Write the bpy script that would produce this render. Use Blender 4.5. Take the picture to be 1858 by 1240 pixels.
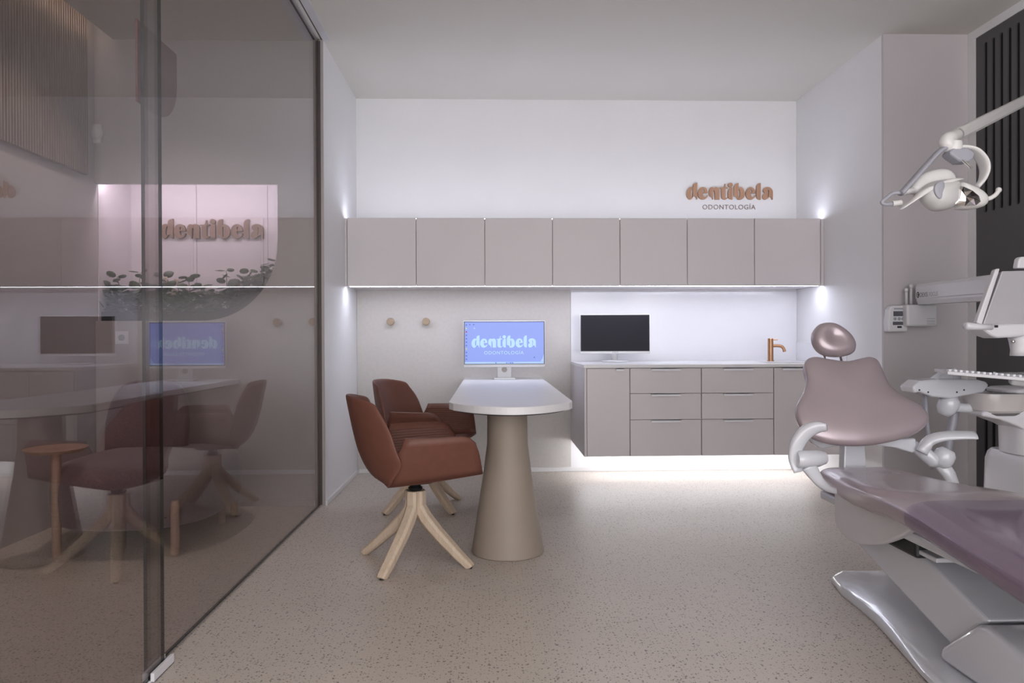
import bpy, bmesh, math, random
from mathutils import Vector, Matrix
for o in list(bpy.data.objects): bpy.data.objects.remove(o)
random.seed(7)
S = bpy.context.scene
COL = S.collection
PI = math.pi

# ------------------------------------------------------------------ camera
F, YAW, PITCH, ROLL, EYE = 1293.35, .0305, -.0041, -.0038, 1.055
fw = Vector((math.sin(YAW)*math.cos(PITCH), math.cos(YAW)*math.cos(PITCH), math.sin(PITCH)))
_r = Vector((math.cos(YAW), -math.sin(YAW), 0)); _u = _r.cross(fw)
RT = math.cos(ROLL)*_r + math.sin(ROLL)*_u
UP = -math.sin(ROLL)*_r + math.cos(ROLL)*_u
CAM = Vector((0, 0, EYE))
cd = bpy.data.cameras.new('camera'); cam = bpy.data.objects.new('camera', cd); COL.objects.link(cam)
cd.sensor_width = 36; cd.lens = F/1858*36; cd.clip_start = .02
m = Matrix((RT, UP, -fw)).transposed().to_4x4(); m.translation = CAM
cam.matrix_world = m
S.camera = cam

# ------------------------------------------------------------------ world, exposure
w = bpy.data.worlds.new('world'); S.world = w; w.use_nodes = True
bg = w.node_tree.nodes['Background']; bg.inputs[0].default_value = (.85, .83, .845, 1); bg.inputs[1].default_value = 4.7
S.view_settings.view_transform = 'Standard'; S.view_settings.look = 'None'
S.view_settings.gamma = 1; S.view_settings.use_curve_mapping = False
S.view_settings.exposure = 0
LED_TOP, LED_BOT, LED_LOW, LED_NICHE, LED_COVE, SPOT = 33, 36, 40, 85, 9, 60

def ray(px, py): return fw + RT*((px-929)/F) - UP*((py-620)/F)
def PY(px, py, y): d = ray(px, py); return CAM + d*(y/d.y)
def PX(px, py, x): d = ray(px, py); return CAM + d*(x/d.x)
def PZ(px, py, z=0): d = ray(px, py); return CAM + d*((z-EYE)/d.z)

# ------------------------------------------------------------------ materials
MATS = {}
def mat(name, col, rough=.5, metal=0, var=.04, nscale=8, bump=0, bscale=60, coat=0, emit=None, estr=0, spec=.5, sheen=0):
    if name in MATS: return MATS[name]
    m = bpy.data.materials.new(name); m.use_nodes = True; MATS[name] = m
    nt = m.node_tree; b = nt.nodes['Principled BSDF']
    b.inputs['Roughness'].default_value = rough; b.inputs['Metallic'].default_value = metal
    b.inputs['Specular IOR Level'].default_value = spec
    if coat: b.inputs['Coat Weight'].default_value = coat; b.inputs['Coat Roughness'].default_value = .08
    if sheen: b.inputs['Sheen Weight'].default_value = sheen
    tc = nt.nodes.new('ShaderNodeTexCoord')
    n = nt.nodes.new('ShaderNodeTexNoise'); n.inputs['Scale'].default_value = nscale; n.inputs['Detail'].default_value = 4
    nt.links.new(tc.outputs['Object'], n.inputs['Vector'])
    r = nt.nodes.new('ShaderNodeValToRGB')
    r.color_ramp.elements[0].position = .3; r.color_ramp.elements[1].position = .7
    r.color_ramp.elements[0].color = [max(0, c*(1-var)) for c in col]+[1]
    r.color_ramp.elements[1].color = [min(1, c*(1+var)) for c in col]+[1]
    nt.links.new(n.outputs['Fac'], r.inputs['Fac']); nt.links.new(r.outputs['Color'], b.inputs['Base Color'])
    if bump:
        n2 = nt.nodes.new('ShaderNodeTexNoise'); n2.inputs['Scale'].default_value = bscale; n2.inputs['Detail'].default_value = 3
        nt.links.new(tc.outputs['Object'], n2.inputs['Vector'])
        bp = nt.nodes.new('ShaderNodeBump'); bp.inputs['Strength'].default_value = bump; bp.inputs['Distance'].default_value = .002
        nt.links.new(n2.outputs['Fac'], bp.inputs['Height']); nt.links.new(bp.outputs['Normal'], b.inputs['Normal'])
    if emit: b.inputs['Emission Color'].default_value = list(emit)+[1]; b.inputs['Emission Strength'].default_value = estr
    return m

def wood(name, c1, c2, scale=(3, 3, 40), rough=.5):
    m = mat(name, c1, rough); nt = m.node_tree
    b = nt.nodes['Principled BSDF']
    tc = nt.nodes.new('ShaderNodeTexCoord'); mp = nt.nodes.new('ShaderNodeMapping'); mp.inputs['Scale'].default_value = scale
    n = nt.nodes.new('ShaderNodeTexNoise'); n.inputs['Scale'].default_value = 3; n.inputs['Detail'].default_value = 6
    r = nt.nodes.new('ShaderNodeValToRGB'); r.color_ramp.elements[0].position = .35; r.color_ramp.elements[1].position = .65
    r.color_ramp.elements[0].color = list(c1)+[1]; r.color_ramp.elements[1].color = list(c2)+[1]
    nt.links.new(tc.outputs['Object'], mp.inputs['Vector']); nt.links.new(mp.outputs['Vector'], n.inputs['Vector'])
    nt.links.new(n.outputs['Fac'], r.inputs['Fac']); nt.links.new(r.outputs['Color'], b.inputs['Base Color'])
    return m

def floor_mat():
    m = mat('speckled_vinyl', (.535, .475, .42), .42, var=.03, nscale=2.5); nt = m.node_tree
    b = nt.nodes['Principled BSDF']
    base = b.inputs['Base Color'].links[0].from_socket
    tc = nt.nodes.new('ShaderNodeTexCoord')
    cur = base
    for sc, thr, col, rnd in ((75, .16, (.10, .085, .08), .50), (48, .13, (.15, .125, .11), .36), (62, .15, (.52, .47, .42), .4), (125, .17, (.17, .14, .13), .45)):
        nz = nt.nodes.new('ShaderNodeTexNoise'); nz.inputs['Scale'].default_value = sc*1.3
        mx = nt.nodes.new('ShaderNodeMixRGB'); mx.inputs[0].default_value = .012
        nt.links.new(tc.outputs['Object'], nz.inputs['Vector'])
        nt.links.new(tc.outputs['Object'], mx.inputs[1]); nt.links.new(nz.outputs['Color'], mx.inputs[2])
        v = nt.nodes.new('ShaderNodeTexVoronoi'); v.inputs['Scale'].default_value = sc; v.voronoi_dimensions = '2D'
        nt.links.new(mx.outputs[0], v.inputs['Vector'])
        sp = nt.nodes.new('ShaderNodeSeparateColor'); nt.links.new(v.outputs['Color'], sp.inputs[0])
        # per-cell radius: thr*random, only in a share of the cells
        sub = nt.nodes.new('ShaderNodeMath'); sub.operation = 'SUBTRACT'; sub.inputs[1].default_value = 1-rnd
        nt.links.new(sp.outputs[0], sub.inputs[0])
        mu = nt.nodes.new('ShaderNodeMath'); mu.operation = 'MULTIPLY'; mu.inputs[1].default_value = thr/rnd*1.6
        nt.links.new(sub.outputs[0], mu.inputs[0])
        lt = nt.nodes.new('ShaderNodeMath'); lt.operation = 'LESS_THAN'
        nt.links.new(v.outputs['Distance'], lt.inputs[0]); nt.links.new(mu.outputs[0], lt.inputs[1])
        fc = nt.nodes.new('ShaderNodeMath'); fc.operation = 'MULTIPLY'; fc.inputs[1].default_value = .85
        nt.links.new(lt.outputs[0], fc.inputs[0])
        mix = nt.nodes.new('ShaderNodeMixRGB'); mix.inputs[2].default_value = list(col)+[1]
        nt.links.new(fc.outputs[0], mix.inputs[0]); nt.links.new(cur, mix.inputs[1]); cur = mix.outputs[0]
    nt.links.new(cur, b.inputs['Base Color'])
    return m

def pane_mat(name, tint, f0=.04, rough=0.0, body=None, bodyw=0):
    # tinted pane: transmitted share tinted, reflected share by Schlick's law (same from both sides)
    m = bpy.data.materials.new(name); m.use_nodes = True; nt = m.node_tree; nt.nodes.clear(); MATS[name] = m
    out = nt.nodes.new('ShaderNodeOutputMaterial'); tr = nt.nodes.new('ShaderNodeBsdfTransparent'); tr.inputs[0].default_value = list(tint)+[1]
    gl = nt.nodes.new('ShaderNodeBsdfGlossy'); gl.inputs['Roughness'].default_value = rough
    lw = nt.nodes.new('ShaderNodeLayerWeight'); lw.inputs[0].default_value = .5
    pw = nt.nodes.new('ShaderNodeMath'); pw.operation = 'POWER'; pw.inputs[1].default_value = 5
    nt.links.new(lw.outputs['Facing'], pw.inputs[0])
    ma = nt.nodes.new('ShaderNodeMath'); ma.operation = 'MULTIPLY_ADD'; ma.inputs[1].default_value = 1-f0; ma.inputs[2].default_value = f0
    nt.links.new(pw.outputs[0], ma.inputs[0])
    base = tr.outputs[0]
    if body:
        df = nt.nodes.new('ShaderNodeBsdfDiffuse'); df.inputs[0].default_value = list(body)+[1]
        m2 = nt.nodes.new('ShaderNodeMixShader'); m2.inputs[0].default_value = bodyw
        nt.links.new(tr.outputs[0], m2.inputs[1]); nt.links.new(df.outputs[0], m2.inputs[2]); base = m2.outputs[0]
    mx = nt.nodes.new('ShaderNodeMixShader')
    nt.links.new(ma.outputs[0], mx.inputs[0]); nt.links.new(base, mx.inputs[1]); nt.links.new(gl.outputs[0], mx.inputs[2])
    nt.links.new(mx.outputs[0], out.inputs[0])
    return m

def led(name, col, s):
    m = mat(name, (.9, .9, .9), .5, emit=col, estr=s); return m

WALL = mat('white_wall_paint', (.76, .755, .765), .6, var=.012, nscale=3, bump=.05, bscale=220)
CORR = mat('corridor_wall_paint', (.43, .395, .395), .65, var=.015, nscale=3)
CEIL = mat('ceiling_paint', (.64, .62, .58), .8, var=.012, nscale=2)
FLOOR = floor_mat()
BASEB = mat('baseboard_white', (.72, .71, .71), .4, var=.01)
PAPER = mat('beige_wallcovering', (.55, .525, .50), .75, var=.03, nscale=40, bump=.35, bscale=420)
SPLASH = mat('backsplash_gloss_white', (.74, .74, .77), .12, var=.006)
CAB = mat('greige_cabinet_laminate', (.635, .60, .61), .45, var=.012, nscale=4)
CABIN = mat('cabinet_shadow_gap', (.10, .09, .09), .7)
TOPW = mat('white_worktop', (.72, .71, .72), .3, var=.01)
HAND = mat('anodised_handle', (.80, .80, .84), .4, 0, var=.01)
WHITEP = mat('white_plastic', (.66, .66, .67), .3, var=.008)
GREYP = mat('grey_plastic', (.30, .30, .34), .4, var=.02)
DKP = mat('black_plastic', (.012, .012, .014), .45)
GLOSSB = mat('pale_glossy_base_plastic', (.60, .61, .65), .1, var=.008, coat=.5)
UNITP = mat('unit_white_shell', (.66, .655, .68), .28, var=.008)
CHRM = mat('chrome', (.75, .75, .76), .12, 1, var=.01)
COPPER = mat('brushed_copper', (.42, .235, .135), .3, 1, var=.06, nscale=90)
MAUVE = mat('mauve_leatherette', (.42, .35, .375), .27, .35, var=.02, nscale=5, bump=.03, bscale=300, coat=.3)
TERRA = mat('terracotta_shell', (.148, .056, .037), .55, var=.05, nscale=30, bump=.15, bscale=300)
TBASE = mat('taupe_table_base', (.295, .245, .20), .55, var=.02, bump=.06, bscale=200)
ASH = wood('pale_ash_wood', (.53, .42, .31), (.60, .485, .37), (30, 30, 4))
OAK = wood('knob_oak_wood', (.30, .225, .15), (.38, .29, .20))
WSIDE = wood('side_table_wood', (.37, .25, .19), (.44, .305, .235))
SLATM = wood('slat_wood', (.20, .15, .12), (.27, .205, .165), (20, 20, 2))
DARKP = mat('anthracite_panel', (.088, .085, .09), .5, var=.03)
SLOTD = mat('slot_backing_black', (.006, .006, .006), .8)
LETTER = wood('copper_brown_letter', (.36, .20, .125), (.43, .25, .16), (60, 60, 3))
LETTX = mat('small_letter_taupe', (.23, .165, .15), .5)
FABRIC = mat('aubergine_upholstery', (.15, .105, .12), .85, var=.25, nscale=160, bump=.5, bscale=240, sheen=.3)
LEAF = mat('eucalyptus_leaf', (.045, .085, .03), .55, var=.35, nscale=14)
LEAF2 = mat('dusty_leaf', (.085, .115, .085), .6, var=.3, nscale=14)
FLOWER = mat('cream_blossom', (.55, .45, .36), .7)
STEM = mat('plant_stem', (.13, .10, .06), .7)
SOIL = mat('dark_planter', (.03, .03, .028), .8)
GLASS = pane_mat('bronze_tinted_glass', (.74, .71, .705), .10)
GEDGE = mat('polished_glass_edge', (.02, .026, .028), .2)
ALU = mat('aluminium_profile', (.55, .55, .58), .3, .7, var=.01)
TRACKW = mat('track_white', (.60, .60, .63), .4)
SCREENOFF = mat('dark_screen', (.022, .021, .027), .3, spec=.06)
SCREENON = mat('lit_blue_screen', (.02, .02, .05), .3, emit=(.245, .345, .87), estr=.92, var=.01)
SCRTXT = mat('screen_pale_text', (.1, .1, .1), .4, emit=(.42, .68, .98), estr=.95)
SCRBAR = mat('screen_taskbar', (.1, .1, .1), .4, emit=(.37, .56, .96), estr=.95)
SCRICO = mat('screen_icon_navy', (.05, .05, .1), .4, emit=(.06, .12, .5), estr=.9)
SCRRED = mat('screen_icon_red', (.2, .02, .02), .4, emit=(.3, .02, .06), estr=.9)
SCRYEL = mat('screen_icon_yellow', (.2, .2, .05), .4, emit=(.5, .5, .2), estr=.9)
FILM = pane_mat('lilac_plastic_film', (.90, .86, .94), .07, .10, (.27, .21, .29), .32)
MIRROR = mat('faceted_mirror', (.80, .76, .73), .06, 1, var=.03, nscale=60)
HEADW = mat('lamp_white_shell', (.63, .62, .61), .25, var=.008)
INK = mat('black_print', (.02, .02, .02), .6)
LCD = mat('dark_display_window', (.09, .09, .11), .3)
LABELG = mat('grey_print', (.33, .33, .36), .6)
SIGNRED = mat('brick_red_plate', (.22, .07, .065), .5)

# ------------------------------------------------------------------ mesh helpers
class MB:
    def __init__(s): s.v = []; s.f = []
    def add(s, vs, fs):
        n = len(s.v); s.v += [Vector(p) for p in vs]; s.f += [tuple(i+n for i in f) for f in fs]; return s
    def box(s, a, b):
        (x0, y0, z0), (x1, y1, z1) = a, b
        return s.add([(x0,y0,z0),(x1,y0,z0),(x1,y1,z0),(x0,y1,z0),(x0,y0,z1),(x1,y0,z1),(x1,y1,z1),(x0,y1,z1)],
                     [(3,2,1,0),(4,5,6,7),(0,1,5,4),(1,2,6,5),(2,3,7,6),(3,0,4,7)])
    def loft(s, secs, cap=True, closed=True):
        n = len(secs[0]); vs = [p for q in secs for p in q]; fs = []
        for i in range(len(secs)-1):
            for j in range(n if closed else n-1):
                k = (j+1) % n; fs.append((i*n+j, i*n+k, (i+1)*n+k, (i+1)*n+j))
        if cap and closed: fs += [tuple(reversed(range(n))), tuple((len(secs)-1)*n+j for j in range(n))]
        return s.add(vs, fs)
    def tube(s, path, rad, n=12, up=None, cap=True):
        path = [Vector(p) for p in path]; secs = []
        if not isinstance(rad, (list, tuple)): rad = [rad]*len(path)
        prev = None
        for i, p in enumerate(path):
            t = (path[min(i+1, len(path)-1)]-path[max(i-1, 0)]).normalized()
            if prev is None:
                h = Vector(up) if up else (Vector((0, 0, 1)) if abs(t.z) < .9 else Vector((1, 0, 0)))
                a = (h-t*h.dot(t)).normalized()
            else: a = (prev-t*prev.dot(t)).normalized()
            prev = a; b = t.cross(a)
            r = rad[i]; ra, rb = r if isinstance(r, (list, tuple)) else (r, r)
            secs.append([p+a*(ra*math.cos(2*PI*k/n))+b*(rb*math.sin(2*PI*k/n)) for k in range(n)])
        return s.loft(secs, cap)
    def lathe(s, prof, c=(0, 0, 0), n=32, axis=(0, 0, 1)):
        ax = Vector(axis).normalized(); h = Vector((1, 0, 0)) if abs(ax.x) < .9 else Vector((0, 1, 0))
        a = (h-ax*h.dot(ax)).normalized(); b = ax.cross(a); c = Vector(c)
        return s.loft([[c+ax*z+a*(r*math.cos(2*PI*k/n))+b*(r*math.sin(2*PI*k/n)) for k in range(n)] for r, z in prof])
    def prism(s, pts, d):
        d = Vector(d); n = len(pts); pts = [Vector(p) for p in pts]
        return s.loft([pts, [p+d for p in pts]])
    def build(s, name, m, parent=None, smooth=False, bevel=0, seg=2, sub=0, solid=0, auto=None):
        me = bpy.data.meshes.new(name); me.from_pydata([tuple(v) for v in s.v], [], s.f); me.validate()
        b = bmesh.new(); b.from_mesh(me); bmesh.ops.recalc_face_normals(b, faces=b.faces); b.to_mesh(me); b.free()
        me.materials.append(m)
        o = bpy.data.objects.new(name, me); COL.objects.link(o)
        if smooth:
            for p in me.polygons: p.use_smooth = True
        if auto:
            bm = bmesh.new(); bm.from_mesh(me)
            for e in bm.edges: e.smooth = not (len(e.link_faces) == 2 and e.calc_face_angle() > auto)
            bm.to_mesh(me); bm.free()
        if solid: mo = o.modifiers.new('solid', 'SOLIDIFY'); mo.thickness = solid; mo.offset = 0
        if bevel: mo = o.modifiers.new('bevel', 'BEVEL'); mo.width = bevel; mo.segments = seg; mo.limit_method = 'ANGLE'; mo.angle_limit = .6
        if sub: mo = o.modifiers.new('sub', 'SUBSURF'); mo.levels = sub; mo.render_levels = sub
        if parent is not None: par(o, parent)
        return o
def par(o, p):
    o.parent = p; o.matrix_parent_inverse = Matrix.Identity(4)
    l = p
    off = Vector(p.location)
    while l.parent is not None: l = l.parent; off += Vector(l.location)
    o.location = Vector(o.location)-off
def tag(o, label=None, cat=None, group=None, kind=None):
    if label: o['label'] = label
    if cat: o['category'] = cat
    if group: o['group'] = group
    if kind: o['kind'] = kind
    return o
def thing(name, loc, label, cat, group=None):
    o = bpy.data.objects.new(name, None); o.location = loc; o.empty_display_size = .1; COL.objects.link(o)
    return tag(o, label, cat, group)
def struct(name, mb, m, **k): return tag(mb.build(name, m, **k), kind='structure')
def smooth_poly(pts, n=5):
    """pts: (x, y) corner or (x, y, 1) smooth; Catmull-Rom through the smooth ones."""
    out = []; N = len(pts)
    for i in range(N):
        p0, p1, p2, p3 = [Vector(pts[(i+k-1) % N][:2]) for k in range(4)]
        s1, s2 = len(pts[i]) > 2, len(pts[(i+1) % N]) > 2
        if not s1 and not s2: out.append(p1); continue
        t1 = (p2-p0)/2 if s1 else (p2-p1); t2 = (p3-p1)/2 if s2 else (p2-p1)
        for k in range(n):
            t = k/n; h1 = 2*t**3-3*t*t+1; h2 = -2*t**3+3*t*t; h3 = t**3-2*t*t+t; h4 = t**3-t*t
            out.append(p1*h1+p2*h2+t1*h3+t2*h4)
    return out
def catmull(pts, n=6):
    pts = [Vector(p) for p in pts]; out = []
    for i in range(len(pts)-1):
        p1, p2 = pts[i], pts[i+1]; p0 = pts[i-1] if i else p1*2-p2; p3 = pts[i+2] if i+2 < len(pts) else p2*2-p1
        for k in range(n):
            t = k/n; out.append(p1*(2*t**3-3*t*t+1)+p2*(-2*t**3+3*t*t)+(p2-p0)/2*(t**3-2*t*t+t)+(p3-p1)/2*(t**3-t*t))
    out.append(pts[-1]); return out
def ilerp(tab, x):
    for (a, va), (b, vb) in zip(tab, tab[1:]):
        if (a <= x <= b) or (a >= x >= b):
            t = (x-a)/(b-a) if b != a else 0; t = t*t*(3-2*t)*.5+t*.5; return va+(vb-va)*t
    return tab[0][1] if abs(x-tab[0][0]) < abs(x-tab[-1][0]) else tab[-1][1]
def curve_mesh(splines, depth):
    """filled 2D outlines (holes by even-odd) -> mesh in XY, z from 0 to depth"""
    cu = bpy.data.curves.new('tmp', 'CURVE'); cu.dimensions = '2D'; cu.fill_mode = 'BOTH'; cu.extrude = depth/2
    for sp in splines:
        q = cu.splines.new('POLY'); q.points.add(len(sp)-1); q.use_cyclic_u = True
        for i, p in enumerate(sp): q.points[i].co = (p[0], p[1], 0, 1)
    o = bpy.data.objects.new('tmp', cu); COL.objects.link(o)
    dg = bpy.context.evaluated_depsgraph_get(); me = bpy.data.meshes.new_from_object(o.evaluated_get(dg))
    bpy.data.objects.remove(o); bpy.data.curves.remove(cu)
    return me
def text_mesh(txt, width, depth, space=1.0):
    cu = bpy.data.curves.new('tmp', 'FONT'); cu.body = txt; cu.size = 1; cu.space_character = space
    o = bpy.data.objects.new('tmp', cu); COL.objects.link(o)
    dg = bpy.context.evaluated_depsgraph_get(); me = bpy.data.meshes.new_from_object(o.evaluated_get(dg))
    bpy.data.objects.remove(o)
    xs = [v.co.x for v in me.vertices]; k = width/(max(xs)-min(xs)); x0 = min(xs)
    for v in me.vertices: v.co = Vector(((v.co.x-x0)*k, v.co.y*k, 0))
    bpy.data.curves.remove(cu)
    if depth:
        b = bmesh.new(); b.from_mesh(me)
        r = bmesh.ops.extrude_face_region(b, geom=b.faces[:])
        for g in r['geom']:
            if isinstance(g, bmesh.types.BMVert): g.co.z += depth
        bmesh.ops.recalc_face_normals(b, faces=b.faces); b.to_mesh(me); b.free()
    return me
def place(me, name, m, origin, ex, ey, parent=None):
    """put an XY mesh on the plane through origin spanned by ex, ey"""
    ex, ey = Vector(ex).normalized(), Vector(ey).normalized(); en = ex.cross(ey); o_ = Vector(origin)
    me = me.copy()
    for v in me.vertices: v.co = o_+ex*v.co.x+ey*v.co.y+en*v.co.z
    me.materials.clear(); me.materials.append(m)
    o = bpy.data.objects.new(name, me); me.name = name; COL.objects.link(o)
    if parent is not None: par(o, parent)
    return o
def pillow(outline, O, ex, ey, en, tf, tb, p=3.2, rings=9, dish=0, cu=None, bend=None):
    """cushion on a star-shaped outline (2D); front swells by tf along en, back by tb"""
    O, ex, ey, en = Vector(O), Vector(ex), Vector(ey), Vector(en)
    c = Vector(cu) if cu else sum((Vector(q) for q in outline), Vector((0, 0)))/len(outline)
    mb = MB(); secs = []
    ss = [math.sin(PI/2*(i/rings)) for i in range(1, rings+1)]
    def H(s, T): return T*max(0, 1-s**p)**(1/p)
    def pos(q, s, T, sg):
        d = c+(Vector(q)-c)*s; hh = H(s, T)*sg
        if sg > 0 and dish: hh -= dish*math.exp(-(s/.45)**2)
        P = O+ex*d.x+ey*d.y+en*hh
        return bend(P, d) if bend else P
    for s in ss: secs.append([pos(q, s, tf, 1) for q in outline])
    for s in reversed(ss[:-1]): secs.append([pos(q, s, tb, -1) for q in outline])
    mb.loft(secs, cap=False)
    n = len(outline)
    a = len(mb.v); mb.v += [pos(c, 0, tf, 1), pos(c, 0, tb, -1)]
    for j in range(n):
        mb.f.append((a, (j+1) % n, j)); e = (len(secs)-1)*n; mb.f.append((a+1, e+j, e+(j+1) % n))
    return mb
def copy_tree(root, loc, rz, label, name=None):
    c = root.copy(); COL.objects.link(c); c.location = loc; c.rotation_euler = (0, 0, rz); c['label'] = label
    def rec(a, b):
        for ch in list(a.children):
            d = ch.copy(); COL.objects.link(d); d.parent = b; d.matrix_parent_inverse = ch.matrix_parent_inverse.copy(); rec(ch, d)
    rec(root, c); return c

# ------------------------------------------------------------------ room shell
XL, XR, YB, H = -1.046, 2.453, 5.637, 2.945
YE = 4.54           # near end of the left wall / corridor end wall
YC = 4.373          # face of the right column
XS = 3.0            # right side wall
XW = -2.48          # corridor left wall
Y0 = -1.6
struct('floor', MB().box((XW-.2, Y0, -.1), (XS+.2, YB+.2, 0)), FLOOR)
struct('ceiling', MB().box((-2.362, Y0, H), (XS+.2, YB+.2, H+.2)), CEIL)
struct('ceiling_cove', MB().box((XW-.2, Y0, H+.2), (-2.3, YB+.2, H+.25)), CEIL)
struct('wall_back', MB().box((XL-.02, YB, 0), (XR+.4, YB+.15, H)), WALL)
struct('wall_left', MB().box((XL-.05, YE, 0), (XL, YB, H)), WALL)
struct('wall_right', MB().box((XR, YC+.02, 0), (XS, YB, H)), WALL)
struct('wall_column', MB().box((XR, YC, 0), (XS, YC+.02, H)), mat('column_greige_paint', (.52, .485, .50), .6, var=.012, nscale=3))
struct('wall_far_right', MB().box((XS, Y0, 0), (XS+.15, YC, H)), WALL)
struct('wall_corridor_left', MB().box((XW-.12, Y0, 0), (XW, 5.05, H+.2)), CORR)
# corridor end wall with a niche that has one big rounded corner
NX1, NZ1, NZ0, NRX, NRZ = -1.343, 2.04, 1.176, .47, .495
arc = [(NX1-NRX+NRX*math.cos(-a), NZ0+NRZ-NRZ*math.sin(a)) for a in [PI/2*k/14 for k in range(15)]]
outl = [(XW, 0), (XL-.05, 0), (XL-.05, H), (XW, H+.2), (XW, NZ1), (NX1, NZ1)] + arc + [(XW, NZ0)]
me = curve_mesh([outl], .03)
o = place(me, 'wall_corridor_end', CORR, (0, 4.575, 0), (1, 0, 0), (0, 0, 1)); tag(o, kind='structure')
NB = 5.0
path = [(XW, NZ1+.11), (NX1, NZ1+.11)] + arc + [(XW, NZ0)]
mb = MB(); mb.loft([[(x, 4.585, z) for x, z in path], [(x, NB, z) for x, z in path]], closed=False)
NICHE = mat('niche_blush_paint', (.68, .63, .665), .55, var=.01)
mb.box((XW, 4.592, NZ0), (XW+.005, NB, NZ1+.11))
struct('wall_niche_lining', mb, NICHE)
# niche back in three boards with hairline joints
nb = tag(MB().box((XW, NB+.012, NZ0-.05), (NX1+.05, NB+.04, NZ1+.15)).build('wall_niche_back', NICHE), kind='structure')
for a, b in ((XW, PY(357, 450, NB).x), (PY(357, 450, NB).x, PY(486, 450, NB).x), (PY(486, 450, NB).x, NX1+.03)):
    MB().box((a+.0015, NB, NZ0-.03), (b-.0015, NB+.012, NZ1+.14)).build('panel', NICHE, nb, bevel=.001, seg=1)
# wallcovering panel behind the desk, glossy splashback behind the counter
XP = PY(1035, 600, YB).x
struct('wall_back_covering', MB().box((XL+.002, YB-.012, .035), (XP, YB, 1.44)), PAPER)
struct('wall_back_splash', MB().box((XP+.002, YB-.01, .80), (XR-.002, YB, 1.425)), SPLASH, bevel=.002)
struct('wall_right_splash', MB().box((XR-.008, 4.83, .874), (XR, YB-.012, 1.02)), SPLASH, bevel=.002)
# baseboards
struct('baseboard_back', MB().box((XL+.012, YB-.016, 0), (XR, YB, .034)), BASEB, bevel=.003)
struct('baseboard_left', MB().box((XL, YE, 0), (XL+.011, YB, .034)), BASEB, bevel=.003)
struct('baseboard_corridor', MB().box((XW, 4.548, 0), (XL-.055, 4.56, .034)), CORR, bevel=.003)
struct('trim_1', MB().box((XL-.052, YE-.012, 0), (XL, YE, H-.004)), mat('jamb_taupe', (.36, .325, .315), .4), bevel=.002)
struct('trim_3', MB().box((-1.0765, YE-.017, .01), (-1.062, YE-.0122, H-.012)), mat('dark_gasket', (.06, .05, .05), .5))
# trim around the dark slotted panel
struct('trim_2', MB().box((XS-.012, YC-.075, 0), (XS, YC, H-.055)).box((XS-.012, Y0+.4, H-.055), (XS, YC, H)), WALL, bevel=.002)

# ------------------------------------------------------------------ light strips (real fittings)
cool = (.82, .85, 1.0)
YCF = 5.166; ZT, ZB = 1.9252, 1.4383
def strip(name, a, b, m, label, body=None):
    t = thing(name, ((a[0]+b[0])/2, (a[1]+b[1])/2, a[2]), label, 'light strip')
    MB().box(a, b).build('diffuser', m, t)
    return t
t = strip('led_strip', (XL+.03, YCF+.030, ZT+.0005), (XR-.03, YCF+.046, ZT+.005), led('led_cool_top', cool, LED_TOP), 'thin white light strip along the tops of the wall cabinets')
t = strip('led_strip', (XL+.03, YCF+.022, ZB-.0022), (XR-.03, YCF+.052, ZB-.0004), led('led_cool_bottom', cool, LED_BOT), 'thin glowing light strip along the underside of the wall cabinets')
t = strip('led_strip', (XP+.03, 5.40, .238), (XR-.02, 5.416, .2505), led('led_cool_low', (.93, .95, 1), LED_LOW), 'hidden light strip under the floating base cabinets washing the floor')
t = strip('led_strip', (XW+.02, 4.592, NZ1+.022), (NX1-.02, 4.602, NZ1+.034), led('led_niche', (.95, .89, 1), LED_NICHE), 'light strip at the top of the planted niche')
t = strip('led_strip', (-2.375, Y0+.1, H+.02), (-2.3625, 4.5, H+.034), led('led_cove', (1, .80, .62), LED_COVE), 'warm light strip hidden in the ceiling cove above the slatted wall')
# corridor downlight
DL = (-1.86, 3.72, H)
t = thing('ceiling_downlight', DL, 'round recessed downlight in the corridor ceiling above the upholstered seat', 'downlight')
MB().lathe([(.058, -.004), (.058, -.0005), (.040, -.0005), (.040, -.004)], DL, 28).build('ring', WHITEP, t, smooth=True, auto=.5)
MB().lathe([(.001, -.0008), (.039, -.0008), (.039, -.0004), (.001, -.0004)], DL, 28).build('lens', led('led_downlight', (1, .86, .74), 6), t)
ld = bpy.data.lights.new('downlight_beam', 'SPOT'); ld.energy = SPOT; ld.color = (1, .90, .84); ld.spot_size = 2.0; ld.spot_blend = .6; ld.shadow_soft_size = .035
lo = bpy.data.objects.new('downlight_beam', ld); lo.location = (DL[0], DL[1], DL[2]-.012); COL.objects.link(lo); par(lo, t)

# ------------------------------------------------------------------ glass partition
def glass_panel(x, y0, y1, z0, z1, label):
    t = thing('glass_partition', (x, (y0+y1)/2, z0), label, 'glass partition', 'tinted glass panels of the sliding partition')
    th = .010
    MB().box((x-th/2, y0, z0), (x+th/2, y1, z1)).build('pane', GLASS, t)
    for yy in (y0-.003, y1):
        MB().box((x-th/2, yy, z0), (x+th/2, yy+.003, z1)).build('edge', GEDGE, t)
    MB().box((x-th/2-.001, y0, z0-.004), (x+th/2+.001, y1, z0)).build('bottom_seal', GEDGE, t)
    return t
YG = PX(262, 700, -1.082).y; YG2 = PX(292, 700, -1.056).y
glass_panel(-1.082, YG, YE-.014, .012, H-.004, 'bronze tinted glass panel reaching from the vertical overlap to the white wall end')
glass_panel(-1.056, -1.2, YG2, .012, H-.004, 'bronze tinted glass panel at the photo edge behind the vertical overlap')
t = thing('sliding_track', (-1.07, 1.5, H), 'pale metal ceiling track with a dark slot holding the glass panels', 'track')
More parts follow.
